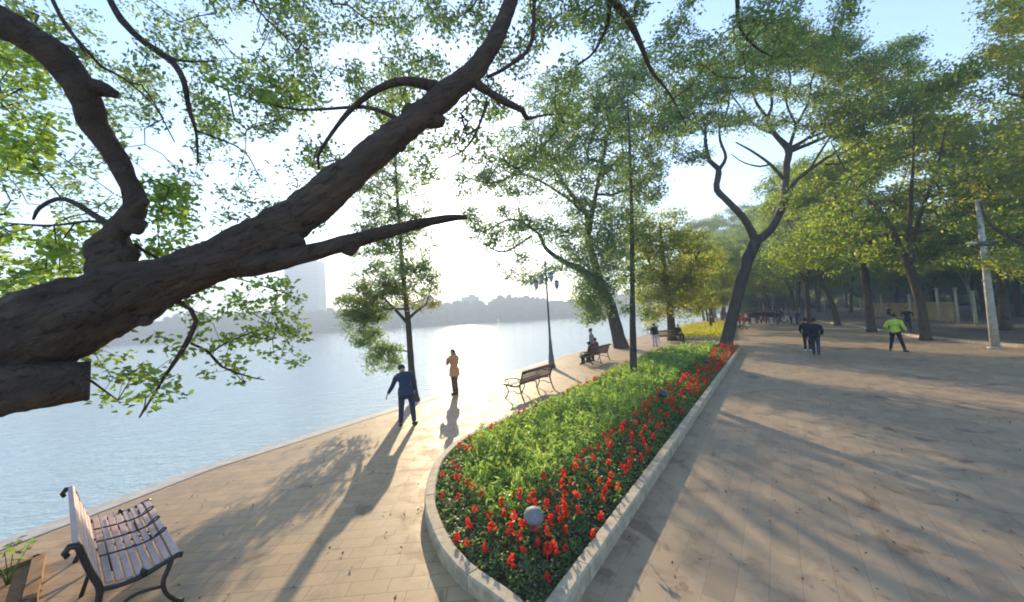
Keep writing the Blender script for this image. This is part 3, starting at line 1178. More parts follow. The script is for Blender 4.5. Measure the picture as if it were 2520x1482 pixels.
# the sawn face
cp = P(220, 937, 2.762)
dirv = (P(220, 937, 2.762) - P(120, 946, 2.62)).normalized()
face = MB().tube([cp - dirv * .01, cp + dirv * .004, cp + dirv * .006], [.146, .143, .132], 28, 0.05, 8)
cut = face.build('sawn_face', 'cut_wood', smooth=False)
hollow = MB().tube([cp + Vector((-.01, 0, -.015)), cp + Vector((-.01, 0, -.015)) + dirv * .009], [.078, .072], 20, 0.55, 14).build('hollow', 'bark_dark', smooth=False)
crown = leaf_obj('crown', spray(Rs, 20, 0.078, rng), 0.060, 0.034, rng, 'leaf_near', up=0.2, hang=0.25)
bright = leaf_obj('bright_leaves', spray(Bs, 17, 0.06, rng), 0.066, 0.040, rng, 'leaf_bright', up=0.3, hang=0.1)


def adopt(root, obs):
    bpy.context.view_layer.update()
    inv = root.matrix_world.inverted()
    for o_ in obs:
        if o_.parent is None:
            for v_ in (0,):
                o_.data.transform(inv)
            o_.parent = root


adopt(e, [trunk, cut, hollow, crown, bright])
bright['label'] = 'bright yellow-green backlit leaves'


# ------------------------------------------------------------------ trees drawn from their own outlines
def hero_tree(name, base, label, limbs, d0, blobs, bark, leaf, per, spread, L, W, seed, step=0.5, tip=0.006, pw=0.5, hang=0.1, up=0.3, group=None, jit=.4, extra=None, rough=0.1, thin=1.0):
    rg = np.random.default_rng(seed)
    e = empty(name, base)
    tag(e, label, 'tree', group)
    sk = Skel(rg)
    for l in limbs:
        sk.limb_px([(a[0], a[1], a[2] * thin) for a in l], d0, seg=max(0.15, d0 * 0.012), rough=rough, k=12, freq=3)
    T = px_targets(blobs, rg)
    sk.grow(T, step, jit, tip, pw, 0.1)
    a_ = sk.mb(5).build('trunk', bark)
    c_ = leaf_obj('crown', spray(T, per, spread, rg), L, W, rg, leaf, up=up, hang=hang)
    obs = [a_, c_]
    if extra:
        T2 = px_targets(extra[0], rg)
        obs.append(leaf_obj('autumn_leaves', spray(T2, per, spread, rg), L, W, rg, extra[1], up=up, hang=hang))
    adopt(e, obs)
    return e


hero_tree('waterside_tree', G(1022, 990), 'slender tree at the water edge right beside the stooping man', [
    [(1024, 994, 30), (1018, 960, 24), (1012, 900, 20), (1005, 800, 17), (997, 720, 14), (990, 650, 12), (983, 560, 10), (976, 450, 8), (968, 300, 6), (964, 170, 4)],
    [(1007, 800, 11), (975, 765, 9), (948, 738, 7), (925, 712, 5)],
    [(1004, 785, 10), (1030, 762, 7), (1050, 745, 5), (1062, 700, 3)],
    [(1010, 868, 5), (985, 862, 4), (945, 870, 3)], [(1000, 760, 6), (930, 765, 5), (895, 800, 4), (900, 850, 3)]], 12.5,
    [(965, 480, 105, 130, 12.5, 1.1, 150), (960, 620, 120, 110, 12.5, 1.3, 170), (905, 740, 80, 55, 12.4, .9, 70), (1020, 690, 70, 60, 12.5, .9, 40), (940, 880, 48, 46, 12.3, .5, 36),
     (893, 800, 46, 55, 12.3, .6, 40), (925, 850, 44, 40, 12.3, .5, 22), (975, 330, 70, 80, 12.5, .8, 40), (965, 210, 50, 70, 12.5, .6, 20)],
    'bark_mid', 'leaf_pale', 44, 0.13, 0.11, 0.045, 7, thin=.82, step=0.3, tip=0.004, hang=0.5,
    extra=([(890, 760, 70, 45, 12.4, .8, 36), (1030, 740, 60, 30, 12.4, .7, 16), (945, 700, 80, 40, 12.4, .8, 20)], 'leaf_cypress'))

hero_tree('bed_tree', G(1560, 942, 0.14), 'straight thin dark trunk with light foliage standing in the middle of the green bed', [
    [(1561, 946, 22), (1559, 900, 18), (1557, 800, 15), (1556, 700, 12), (1555, 560, 10), (1552, 430, 8), (1548, 320, 5), (1545, 240, 3)]], 13.6,
    [(1552, 480, 75, 110, 13.6, .9, 46), (1555, 620, 55, 90, 13.6, .8, 26), (1548, 340, 60, 80, 13.6, .8, 26), (1535, 760, 18, 24, 13.6, .3, 5), (1590, 770, 18, 22, 13.6, .3, 5), (1560, 700, 30, 40, 13.6, .5, 7)],
    'bark_mid', 'leaf_mid', 44, 0.13, 0.10, 0.05, 8, step=0.3, tip=0.004)

hero_tree('lakeside_tree', G(1527, 857), 'large spreading tree with thick leaning trunk at the far end of the benches', [
    [(1530, 862, 50), (1522, 830, 40), (1512, 790, 36), (1498, 742, 34), (1470, 700, 32), (1430, 664, 24), (1388, 645, 16), (1342, 610, 12), (1325, 575, 9), (1262, 540, 7), (1210, 560, 5)],
    [(1480, 710, 28), (1464, 650, 24), (1447, 585, 20), (1445, 530, 16), (1412, 485, 12), (1368, 425, 8), (1330, 360, 5)],
    [(1447, 585, 18), (1462, 500, 14), (1482, 400, 10), (1500, 300, 6)],
    [(1440, 525, 12), (1385, 480, 8), (1290, 430, 7), (1210, 450, 5), (1120, 430, 4)],
    [(1310, 580, 8), (1240, 620, 6), (1190, 600, 4)]], 26.8,
    [(1420, 270, 150, 110, 26, 4.5, 190), (1330, 400, 170, 100, 26, 4.5, 190), (1500, 420, 130, 120, 27, 4.5, 150), (1230, 560, 110, 60, 26, 3, 80), (1400, 540, 130, 70, 27, 3, 70),
     (1160, 470, 70, 60, 26, 2, 30), (1300, 660, 90, 50, 26, 2, 34), (1540, 250, 90, 90, 26, 3, 70), (1620, 330, 70, 60, 26, 3, 60), (1600, 440, 50, 60, 26, 3, 40), (1560, 160, 100, 50, 26, 3, 50), (1660, 240, 60, 60, 26, 3, 40)],
    'bark_mid', 'leaf_mid', 52, 0.33, 0.20, 0.105, 9, thin=.8, step=0.7, tip=0.013,
    extra=([(1480, 640, 66, 100, 25.8, 2, 130), (1455, 740, 42, 60, 25.6, 1.4, 75), (1420, 620, 40, 60, 25.6, 1.4, 30), (1530, 560, 60, 80, 25.8, 1.5, 40), (1375, 560, 50, 60, 25.8, 2, 20)], 'leaf_pale'))

hero_tree('bushy_tree', G(1650, 842), 'bushy low tree with yellow-green and orange leaves behind the green bed', [
    [(1655, 842, 22), (1650, 780, 18), (1640, 700, 15), (1630, 620, 10), (1625, 560, 6)],
    [(1646, 730, 12), (1690, 680, 9), (1720, 620, 5)], [(1640, 700, 10), (1600, 650, 7), (1580, 600, 5)]], 30.5,
    [(1640, 640, 80, 80, 30.5, 3.2, 120), (1580, 590, 60, 40, 30.5, 2.5, 50), (1690, 590, 60, 34, 30.5, 2.5, 46), (1740, 650, 40, 50, 30.5, 2, 40), (1640, 540, 50, 30, 30.5, 2, 34), (1615, 730, 56, 72, 30, 2, 120), (1700, 740, 50, 50, 30, 2, 60), (1570, 560, 40, 50, 30, 2, 30), (1590, 640, 60, 80, 30.5, 2, 70), (1680, 690, 60, 60, 30.5, 2, 60)],
    'bark_mid', 'leaf_yellow', 38, 0.36, 0.22, 0.115, 10, step=0.7, tip=0.008,
    extra=([(1690, 640, 45, 70, 29, 2, 20)], 'leaf_cypress'))

hero_tree('umbrella_tree', G(1787, 852), 'forked tree with dark bare limbs and broad umbrella crown at the bed corner', [
    [(1784, 858, 46), (1790, 835, 38), (1800, 790, 36), (1812, 740, 34), (1828, 680, 33), (1848, 620, 35), (1862, 590, 38)],
    [(1860, 594, 26), (1832, 540, 22), (1792, 497, 20), (1764, 467, 20), (1766, 440, 20), (1768, 415, 18), (1746, 396, 14), (1736, 352, 11), (1736, 318, 7), (1725, 270, 5)],
    [(1768, 420, 14), (1786, 388, 10), (1772, 345, 8), (1770, 305, 5)],
    [(1862, 594, 30), (1895, 566, 26), (1922, 515, 23), (1932, 462, 20), (1936, 405, 20), (1940, 368, 22), (1908, 332, 15), (1890, 292, 12), (1900, 255, 8), (1885, 190, 5)],
    [(1940, 368, 15), (1988, 340, 10), (2038, 290, 8), (2100, 238, 6), (2140, 180, 4)],
    [(1942, 374, 14), (2020, 342, 10), (2100, 300, 7), (2190, 240, 4)],
    [(1932, 510, 20), (1944, 470, 16), (1958, 446, 14), (1990, 420, 11), (2060, 372, 8), (2140, 325, 5)],
    [(1928, 440, 12), (1895, 404, 9), (1850, 372, 7), (1810, 350, 4)], [(1942, 365, 12), (1960, 310, 9), (1990, 250, 7), (2000, 190, 5), (2040, 130, 3)],
    [(1988, 340, 9), (2030, 322, 7), (2080, 270, 6), (2150, 225, 5), (2220, 180, 3)], [(1890, 292, 10), (1860, 250, 8), (1850, 200, 6), (1870, 140, 4)], [(1905, 330, 9), (1860, 310, 7), (1820, 260, 5), (1790, 220, 4)],
    [(1736, 330, 8), (1710, 290, 6), (1700, 240, 5), (1730, 200, 3)], [(1770, 320, 7), (1790, 270, 6), (1800, 210, 5), (1830, 150, 3)], [(1960, 310, 8), (1935, 250, 6), (1945, 190, 5), (1920, 120, 3)],
    [(2030, 405, 7), (2080, 400, 5), (2130, 370, 4)], [(1990, 420, 8), (2050, 330, 6), (2110, 280, 5), (2180, 260, 3)], [(1895, 404, 7), (1870, 410, 6), (1830, 400, 4), (1800, 380, 3)],
    [(2000, 250, 6), (2060, 200, 5), (2120, 150, 4), (2200, 120, 3)]], 24.2,
    [(1730, 230, 70, 34, 24, 3.5, 60), (1690, 300, 60, 30, 24, 3, 44), (1790, 290, 60, 26, 24, 3, 40), (1760, 180, 60, 30, 24, 3, 44), (1850, 210, 80, 30, 24, 4, 70), (1880, 140, 90, 34, 24, 4, 90), (1940, 80, 80, 32, 24, 3.5, 80),
     (1990, 150, 90, 30, 24, 4, 90), (2060, 105, 80, 28, 24, 3.5, 70), (2090, 180, 90, 30, 24, 4, 90), (2180, 150, 80, 26, 24, 3.5, 70), (2235, 110, 50, 16, 24, 2, 30), (2200, 215, 80, 28, 24, 3.5, 60), (1990, 230, 90, 26, 24, 4, 60),
     (2100, 265, 100, 26, 24, 3.5, 60), (1890, 300, 70, 20, 24, 3, 26), (1700, 380, 50, 26, 24, 2, 24), (2010, 310, 60, 16, 24, 3, 20), (2250, 170, 40, 18, 24, 2, 20), (1840, 90, 50, 24, 24, 3, 30)],
    'bark_mid', 'leaf_mid', 34, 0.30, 0.19, 0.095, 12, thin=.74, step=0.6, tip=0.017, pw=0.42, up=0.6,
    extra=([(1990, 130, 130, 50, 24, 3, 50), (2130, 200, 90, 40, 24, 3, 40)], 'leaf_cypress'))

# ------------------------------------------------------------------ grove trees
def grove_proto(seed, H, rad, low, bark, leaf, nT=400, per=72, lean=0.0, r0=0.24, L=0.22):
    rg = np.random.default_rng(seed)
    rr = random.Random(seed)
    e = empty('grove_tree', (0, 0, 0))
    sk = Skel(rg)
    fork = H * rr.uniform(0.26, 0.34)
    tx, ty = lean, lean * 0.3
    sk.limb([(0, 0, -0.1), (0.02, 0, 0.3), (tx * .3, ty * .3, fork * .5), (tx, ty, fork)], [r0 * 1.5, r0 * 1.05, r0 * .9, r0 * .85], 0.4, 0.14, 12, 1.5)
    nb = rr.randint(3, 5)
    for j in range(nb):
        th = 2 * math.pi * j / nb + rr.uniform(-.4, .4)
        R_ = rad * rr.uniform(0.35, 0.65)
        z1 = fork + (H - fork) * rr.uniform(0.5, 0.8)
        q = [(tx, ty, fork - 0.2), (tx + math.cos(th) * R_ * .3, ty + math.sin(th) * R_ * .3, fork + (z1 - fork) * .35),
             (tx + math.cos(th) * R_ * .75, ty + math.sin(th) * R_ * .75, fork + (z1 - fork) * .7), (tx + math.cos(th) * R_, ty + math.sin(th) * R_, z1)]
        sk.limb(q, [r0 * .6, r0 * .45, r0 * .28, r0 * .12], 0.5, 0.12, 8, 2)
    T = []
    clumps = [(rr.uniform(0, 6.28), rr.uniform(0.2, 1) ** .6 * rad, low + (H - low) * rr.uniform(0.05, 1), rr.uniform(1.2, 2.3)) for _ in range(26)]
    while len(T) < nT:
        th, R_, z_, s_ = rr.choice(clumps)
        zf = (z_ - low) / (H - low)
        lim = math.sqrt(max(0.05, 1 - (2 * zf - 0.85) ** 2 / 1.4)) if zf > 0.42 else 1.0
        a_ = rg.normal(size=3) * s_ * 0.5
        T.append((tx + math.cos(th) * R_ * lim + a_[0], ty + math.sin(th) * R_ * lim + a_[1], min(H, z_ + a_[2] * .7)))
    T = np.array(T)
    sk.grow(T, 0.8, 0.35, 0.012, 0.5, 0.1)
    a_ = sk.mb(4, 0.013).build('trunk', bark, e)
    c_ = leaf_obj('crown', spray(T, per, 0.33, rg), L, L * .52, rg, leaf, e, up=0.5, hang=0.15)
    KIDS[e] = [a_, c_]
    KIDS[a_] = KIDS[c_] = []
    return e


GP = [grove_proto(301, 15.5, 5.6, 4.6, 'bark_grove', 'leaf_grove', 420, 72, lean=0.4), grove_proto(302, 14, 5.0, 4.2, 'bark_grove', 'leaf_grove', lean=-0.6),
      grove_proto(303, 16.5, 5.4, 5.2, 'bark_grove', 'leaf_mid', lean=0.9), grove_proto(304, 12, 3.6, 4.4, 'bark_pale', 'leaf_grove', 240, 60, 0.3, 0.14),
      grove_proto(305, 13, 5.4, 4.0, 'bark_grove', 'leaf_yellow', lean=-0.3)]
usedp = [False] * len(GP)


def plant(k, x, y, rz, sc, label, group, name='grove_tree', swap=None):
    if not usedp[k]:
        o_ = GP[k]
        usedp[k] = True
    else:
        o_ = copy_tree(GP[k])
    o_.location = (x, y, 0)
    o_.rotation_euler = (0, 0, rz)
    o_.scale = (sc, sc, sc)
    tag(o_, label, 'tree', group)
    return o_


grp = 'trees along the plaza edge'
plant(0, 23.2, 21.0, 2.6, 0.94, 'brown grove tree nearest the plaza, just left of the pale lamp pole', grp)
plant(1, 26.8, 27.9, 0.4, 1.1, 'dark grove tree with flared base behind the person in the lime top', grp)
plant(2, 31.8, 36.5, 1.9, 1.05, 'forked grove tree, third along the plaza edge from the lamp pole', grp)
plant(0, 34.6, 43.5, 4.0, 1.05, 'dark trunk at the plaza edge above the pair in black walking away', grp)
plant(1, 38.4, 50.0, 1.2, 1.1, 'far grove tree at the plaza edge near the crowd', grp)
plant(4, 44.0, 58.0, 0.2, 1.2, 'yellow-green tree rising behind the far crowd', grp)
plant(4, 31.2, 23.6, 3.3, 1.08, 'yellow-green tree spreading above the pale lamp pole', grp)
hero_tree('margin_tree', G(2700, 900), 'tall tree reaching pale leaves into the top right corner of the sky', [
    [(2705, 905, 60), (2700, 700, 46), (2690, 450, 40), (2640, 200, 28), (2560, 60, 14), (2480, 0, 6)],
    [(2695, 640, 22), (2600, 620, 14), (2520, 600, 10), (2440, 555, 6), (2410, 500, 4)], [(2660, 300, 16), (2560, 250, 8), (2480, 230, 5)]], 16.5,
    [(2490, 30, 80, 60, 16.5, 2, 60), (2470, 130, 60, 30, 16.5, 2, 26), (2560, 160, 110, 70, 16.5, 3, 60), (2500, 400, 90, 70, 17, 2, 70), (2480, 650, 60, 40, 16, 1.5, 26), (2600, 300, 120, 130, 17, 3, 90), (2450, 460, 60, 30, 17, 1, 20)],
    'bark_grove', 'leaf_yellow', 46, 0.26, 0.17, 0.085, 14, step=0.5, tip=0.007)
rg = random.Random(21)
back = []
row_dir = Vector((0.50, 0.866, 0))
for r in range(1, 6):
    for j in range(9):
        p_ = Vector((25.0, 12.0, 0)) + Vector((0.866, -0.5, 0)) * (r * 6.2 + rg.uniform(-1.6, 1.6)) + row_dir * (j * 7.2 + rg.uniform(-2.2, 2.2) - 2)
        if p_.x / max(p_.y, 1) > 1.75:
            continue
        k = rg.choice([0, 1, 2, 3, 3, 4])
        lab = 'slim grove tree with pale trunk standing back in the shade' if k == 3 else ('yellow-green tree deep in the shaded grove' if k == 4 else 'dark grove tree standing back in the shade of the grove')
        plant(k, p_.x, p_.y, rg.uniform(0, 6.28), rg.uniform(0.8, 1.02), lab, 'trees deep in the grove')
# trees closing the end of the plaza
for (x_, y_, k, s_) in [(47, 68, 0, 1.1), (52, 78, 2, 1.2), (43, 76, 1, 1.1), (60, 90, 0, 1.5), (38, 74, 4, 1.0), (50, 92, 1, 1.5), (70, 104, 2, 1.8), (58, 108, 0, 1.8), (84, 112, 1, 1.8), (45, 84, 2, 1.1), (66, 80, 1, 1.2), (76, 92, 0, 1.3), (90, 100, 2, 1.4), (100, 122, 4, 1.6), (62, 68, 4, 1.1), (57, 84, 3, 1.2), (49, 70, 3, 1.0), (64, 96, 4, 1.3), (72, 118, 2, 2.0), (56, 98, 4, 1.3)]:
    plant(k, x_, y_, rg.uniform(0, 6.28), s_, 'hazy tree at the far end of the plaza behind the crowd', 'trees at the far end of the plaza')
# trees between the yellow bed and the lake
for (x_, y_, k, s_, l) in [(21.5, 40.5, 4, .62, 'small yellow-green tree beside the yellow flower bed'), (25.6, 47.5, 1, .72, 'tree with dark leaning trunk at the far side of the yellow bed'),
                           (30.5, 57, 0, .8, 'olive tree on the lakeside far behind the yellow bed'), (27.0, 51.5, 4, .62, 'small tree behind the yellow bed close to the water'), (36.0, 64, 2, .85, 'pale hazy tree farthest along the lakeside row')]:
    plant(k, x_, y_, rg.uniform(0, 6.28), s_, l, 'trees along the lakeside path')

# wood mass behind the grove
rng = np.random.default_rng(77)
cen = []
dk = MB()
for j in range(46):
    u = j / 45
    c = Vector((52 + 66 * u, -6 + 150 * u, 0)) + Vector((rng.uniform(-2, 8), rng.uniform(-3, 3), 0))
    c = Vector((60 + 50 * u + rng.uniform(-3, 8), -10 + 150 * u, 0))
    h = rng.uniform(10, 16)
    dk.ell(c + Vector((0, 0, h * .55)), (4.2, 4.2, h * .42), None, 9, 7, 0.3, .3)
    dk.tube([c, c + Vector((0, 0, h * .4))], [.3, .2], 6)
    k = 420
    q = rng.normal(size=(k, 3))
    q /= np.linalg.norm(q, axis=1)[:, None]
    cen.append(q * np.array([4.6, 4.6, h * .46]) * rng.uniform(.85, 1.12, (k, 1)) + np.array(c) + np.array([0, 0, h * .55]))
for j in range(60):
    if j < 34:
        c = Vector((56 + 52 * j / 33, -10 + 150 * j / 33, 0)) + Vector((rng.uniform(0, 4), 0, 0))
        h = rng.uniform(3, 4.5)
    else:
        u = (j - 34) / 25
        c = Vector((60 + 46 * u, 92 + 46 * u, 0)) + Vector((rng.uniform(-1, 1), rng.uniform(-2, 2), 0))
        h = rng.uniform(4, 7)
    dk.ell(c + Vector((0, 0, h * .45)), (2.9, 2.9, h * .5), None, 9, 7, 0.3, .3)
    k = 260
    q = rng.normal(size=(k, 3))
    q /= np.linalg.norm(q, axis=1)[:, None]
    cen.append(q * np.array([3.1, 3.1, h * .55]) * rng.uniform(.85, 1.12, (k, 1)) + np.array(c) + np.array([0, 0, h * .45]))
V, Fq = leaves(np.concatenate(cen), 0.55, 0.35, rng)
dk.add(V.tolist(), Fq.tolist())
tag(dk.build('woods', 'leaf_mid', None, False), kind='stuff')

# made-up ochre wall coloured as sunlit ground, and white posts seen between the trunks
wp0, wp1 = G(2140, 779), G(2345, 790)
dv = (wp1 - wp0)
e = empty('sunlit_band', wp0, math.atan2(dv.y, dv.x))
tag(e, 'low ochre wall added as sunlit ground behind the grove, between lime top and pale pole', 'wall')
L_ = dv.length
MB().box((L_ / 2, 0, .8), (L_, .3, 1.6)).build('wall', 'sunlit_ground_ochre', e, False)
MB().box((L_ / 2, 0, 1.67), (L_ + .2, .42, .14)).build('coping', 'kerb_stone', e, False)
for i, (px, py, hh_) in enumerate([(2120, 772, 2.6), (2172, 776, 2.8), (2242, 781, 2.6), (2312, 784, 3.0), (2358, 786, 2.9), (2402, 790, 2.6), (2470, 792, 3.0), (2030, 768, 2.4), (1935, 765, 2.4)]):
    p_ = G(px, py)
    p_ = p_ * 0.86
    e = empty('white_post', (p_.x, p_.y, 0))
    tag(e, 'plain pale post standing among the shaded grove trunks', 'post', 'pale posts in the grove')
    MB().tube([(0, 0, 0), (0, 0, hh_ * .97)], [.10, .085], 10).build('shaft', 'fence_white', e)
    MB().tube([(0, 0, hh_ * .97), (0, 0, hh_), (0, 0, hh_ * 1.02)], [.15, .15, .06], 10).build('cap', 'fence_white', e)

# ------------------------------------------------------------------ lamps
p_ = G(1358, 905)
e = empty('street_lamp', p_, RAD(20))
tag(e, 'thin dark lamp post with hanging lanterns on the lakeside path behind the middle bench', 'street lamp')
MB().tube([(0, 0, 0), (0, 0, .12), (0, 0, .14), (0, 0, .5), (0, 0, .9), (0, 0, 1.0), (0, 0, 1.5), (0, 0, 5.2)], [.2, .2, .16, .14, .09, .1, .06, .035], 14).build('pole', 'lamp_iron', e)
MB().tube([(0, 0, 5.2), (0, 0, 5.35), (0, 0, 5.6)], [.05, .06, .008], 10).build('finial', 'lamp_iron', e)
for th, z0 in ((0, 4.55), (math.pi, 4.55), (math.pi / 2, 4.9), (-math.pi / 2, 4.9)):
    c, s_ = math.cos(th), math.sin(th)
    arm = MB().tube([(0, 0, z0 - .1), (c * .25, s_ * .25, z0 + .12), (c * .5, s_ * .5, z0 + .06), (c * .58, s_ * .58, z0 - .1)], [.022, .02, .018, .015], 8).build('arm', 'lamp_iron', e)
    x_, y_ = c * .58, s_ * .58
    ln = MB().tube([(x_, y_, z0 - .1), (x_, y_, z0 - .16), (x_, y_, z0 - .2)], [.02, .12, .13], 12).tube([(x_, y_, z0 - .52), (x_, y_, z0 - .58)], [.07, .02], 12).build('lantern', 'lamp_iron', e)
    MB().tube([(x_, y_, z0 - .2), (x_, y_, z0 - .36), (x_, y_, z0 - .52)], [.11, .12, .075], 12).build('glass', 'lamp_glass', ln)

p_ = G(2450, 858)
e = empty('lamp_pole', p_)
tag(e, 'tall pale concrete lamp pole at the right edge of the plaza', 'lamp pole')
MB().tube([(0, 0, 0), (0, 0, 3), (0, 0, 6.7)], [.15, .12, .085], 16).build('pole', 'pole_concrete', e)
MB().tube([(0, 0, 0), (0, 0, .06), (0, 0, .08)], [.24, .24, .16], 16).build('base', 'pole_concrete', e)
for sx in (-1, 1):
    a_ = MB().tube([(0, 0, 4.66), (sx * .3, 0, 4.72), (sx * .5, 0, 4.72)], [.03, .025, .02], 8).build('arm', 'lamp_iron', e)
    MB().ell((sx * .5, 0, 4.74), (.26, .12, .07)).build('lamp_head', 'fence_white' if sx < 0 else 'lamp_iron', a_)
    a_ = MB().tube([(0, 0, 3.0), (sx * .16, 0, 3.02), (sx * .24, 0, 3.06)], [.02, .02, .02], 8).build('bracket', 'fence_white', e)
MB().tube([(0, 0, 4.58), (0, 0, 4.8)], [.14, .14], 12).build('collar', 'lamp_iron', e)

# ------------------------------------------------------------------ benches (x along, y = the way it faces)
def spiral(c, r0, r1, a0, a1, n=14, ax=0.0):
    return [(ax, c[0] + (r0 + (r1 - r0) * i / n) * math.cos(a0 + (a1 - a0) * i / n), c[1] + (r0 + (r1 - r0) * i / n) * math.sin(a0 + (a1 - a0) * i / n)) for i in range(n + 1)]


def bench(loc, rz, label, length, wood, arms=True, grille=False, lattice=True, group='cast iron benches by the lake'):
    e = empty('park_bench', loc, rz)
    tag(e, label, 'bench', group)
    hl = length / 2
    seat = MB()
    for i in range(7):
        y = -.20 + i * .073
        z = .44 + .01 * math.cos(i) - .02 * math.sin(math.pi * i / 6)
        seat.box((0, y, z), (length - .04, .058, .024))
    seat.box((0, .315, .445), (length + .02, .07, .05))
    o_ = seat.build('seat', wood, e, False)
    bevel(o_, .006)
    back = MB()
    rot = Matrix.Rotation(RAD(-20), 3, 'X')
    # back leans backwards: from (y -.25, z .47) to (y -.40, z .86)
    bk = lambda u: (-.26 - .14 * u, .47 + .39 * u)
    for u in ((0.06, .3, .54, .78) if not lattice else (0.06, .92)):
        y, z = bk(u)
        back.box((0, y, z), (length - .04, .024, .07), Matrix.Rotation(RAD(20), 3, 'X'))
    y, z = bk(1.0)
    back.box((0, y - .01, z + .01), (length + .02, .05, .07), Matrix.Rotation(RAD(20), 3, 'X'))
    o_ = back.build('backrest', wood, e, False)
    bevel(o_, .006)
    if lattice:
        lt = MB()
        nn_ = int(length / .085)
        y0, z0 = bk(.08)
        y1, z1 = bk(.92)
        for i in range(nn_ + 1):
            x = -hl + .04 + (length - .08) * i / nn_
            lt.tube([(x, y0, z0), (x, y1, z1)], .011, 6)
            if i < nn_:
                xm = x + .0425
                for u in (.27, .73):
                    yc, zc = bk(u)
                    lt.tube([(xm + .034 * math.cos(t_ * math.pi / 5), yc - .35 * .05 * math.sin(t_ * math.pi / 5), zc + .055 * math.sin(t_ * math.pi / 5)) for t_ in range(11)], .011, 5, cap=False)
        yc, zc = bk(.5)
        lt.tube([(-hl + .03, yc, zc), (hl - .03, yc, zc)], .008, 6)
        lt.build('back_lattice', wood, e)
    for sx in (-1, 1):
        f = MB()
        x = sx * hl

        def rod(pts, r):
            q, rr = catmull([(x, a_, b_) for a_, b_ in pts], r if hasattr(r, '__len__') else [r] * len(pts), .03)
            f.tube(q, rr, 9)
        rod([(-.47, .80), (-.49, .84), (-.46, .88), (-.41, .87), (-.385, .80), (-.33, .62), (-.27, .46), (-.27, .36), (-.31, .2), (-.36, .06), (-.38, 0)], [.022, .026, .03, .032, .03, .028, .03, .028, .024, .024, .03])
        rod([(-.27, .43), (-.12, .395), (.05, .40), (.2, .43), (.33, .46), (.36, .45)], [.022, .02, .026, .02, .026, .03])
        rod([(.27, .43), (.24, .36), (.20, .26), (.22, .15), (.30, .04), (.36, 0)], [.024, .024, .022, .02, .022, .026])
        rod([(-.30, .2), (-.18, .19), (-.05, .25), (.06, .25), (.2, .22)], .015)
        rod([(.05, .40), (.05, .44), (.06, .45)], .03)
        if arms:
            rod([(-.32, .62), (-.1, .67), (.12, .66), (.26, .62), (.30, .56), (.26, .52), (.22, .55)], [.02, .02, .022, .022, .022, .018, .014])
            rod([(.2, .63), (.16, .54), (.2, .46)], .014)
        o_ = f.build('end_frame', 'cast_iron', e)
    ml = MB()
    ml.tube([(0, -.27, .43), (0, -.30, .2), (0, -.36, 0)], [.02, .018, .022], 8)
    ml.tube([(0, -.27, .42), (0, .1, .40), (0, .33, .43)], .014, 8)
    ml.tube([(0, .27, .42), (0, .2, .25), (0, .33, 0)], [.02, .018, .022], 8)
    ml.build('middle_leg', 'cast_iron', e)
    if grille:
        gm = MB()
        for x in (-.42, .0, .42):
            q, rr = catmull([(x, -.24, .50), (x, -.1, .485), (x, .08, .475), (x, .2, .49), (x, .28, .52), (x + .05, .31, .56), (x + .10, .28, .59), (x + .12, .23, .57), (x + .09, .20, .54)],
                            [.008, .009, .009, .01, .01, .01, .009, .008, .006], .02)
            gm.tube(q, rr, 7)
            gm.ell((x, .04, .483), (.01, .022, .012), None, 8, 6)
        gm.tube([(-.95, -.17, .492), (.86, -.17, .492)], .008, 6)
        gm.tube([(-.9, -.03, .482), (-.2, -.03, .482)], .006, 6)
        gm.build('seat_ironwork', 'cast_iron', e)
    return e


v1 = Vector((.645, .764, 0))
n1_ = (G(240, 1440, .44) + G(430, 1365, .44)) / 2
f1_ = n1_ + Vector((-1.55, 1.39, 0)).normalized() * 1.0
b1_ = bench((f1_.x + .02, f1_.y - .10, 0), math.atan2(v1.y, v1.x) - math.pi / 2 + 0.02, 'slatted bench with pale pinkish painted sky sheen, dark scrolled iron ends, near left corner', 2.0, 'bench_sky_sheen_wood', arms=False, grille=True, lattice=False)
b1_.scale = (1, .88, 1)
b0, b1 = G(1287, 985), G(1362, 955)
dv = (b1 - b0)
fc = Vector((-dv.y, dv.x, 0)).normalized()
mid_ = (b0 + b1) / 2 + fc * .37
bench(mid_, math.atan2(fc.y, fc.x) - math.pi / 2, 'empty brown bench with latticed back seen from behind, beside the lamp post', 2.0, 'bench_brown_wood')
b0, b1 = G(1449, 903), G(1508, 884)
dv = (b1 - b0)
fc = Vector((-dv.y, dv.x, 0)).normalized()
mid3 = (b0 + b1) / 2 + fc * .37
rz3 = math.atan2(fc.y, fc.x) - math.pi / 2
bench(mid3, rz3, 'brown bench with a person sitting on it, in front of the thick lakeside trunk', 2.2, 'bench_brown_wood')
mid4 = G(1648, 841)
bench(mid4, math.pi + .1, 'tan bench by the yellow bed with a dark figure at its right end', 2.0, 'bench_tan_wood')
mid5 = G(1600, 822)
bench(mid5, math.pi / 2 + .3, 'small far bench near the water past the bushy tree', 1.8, 'bench_brown_wood')

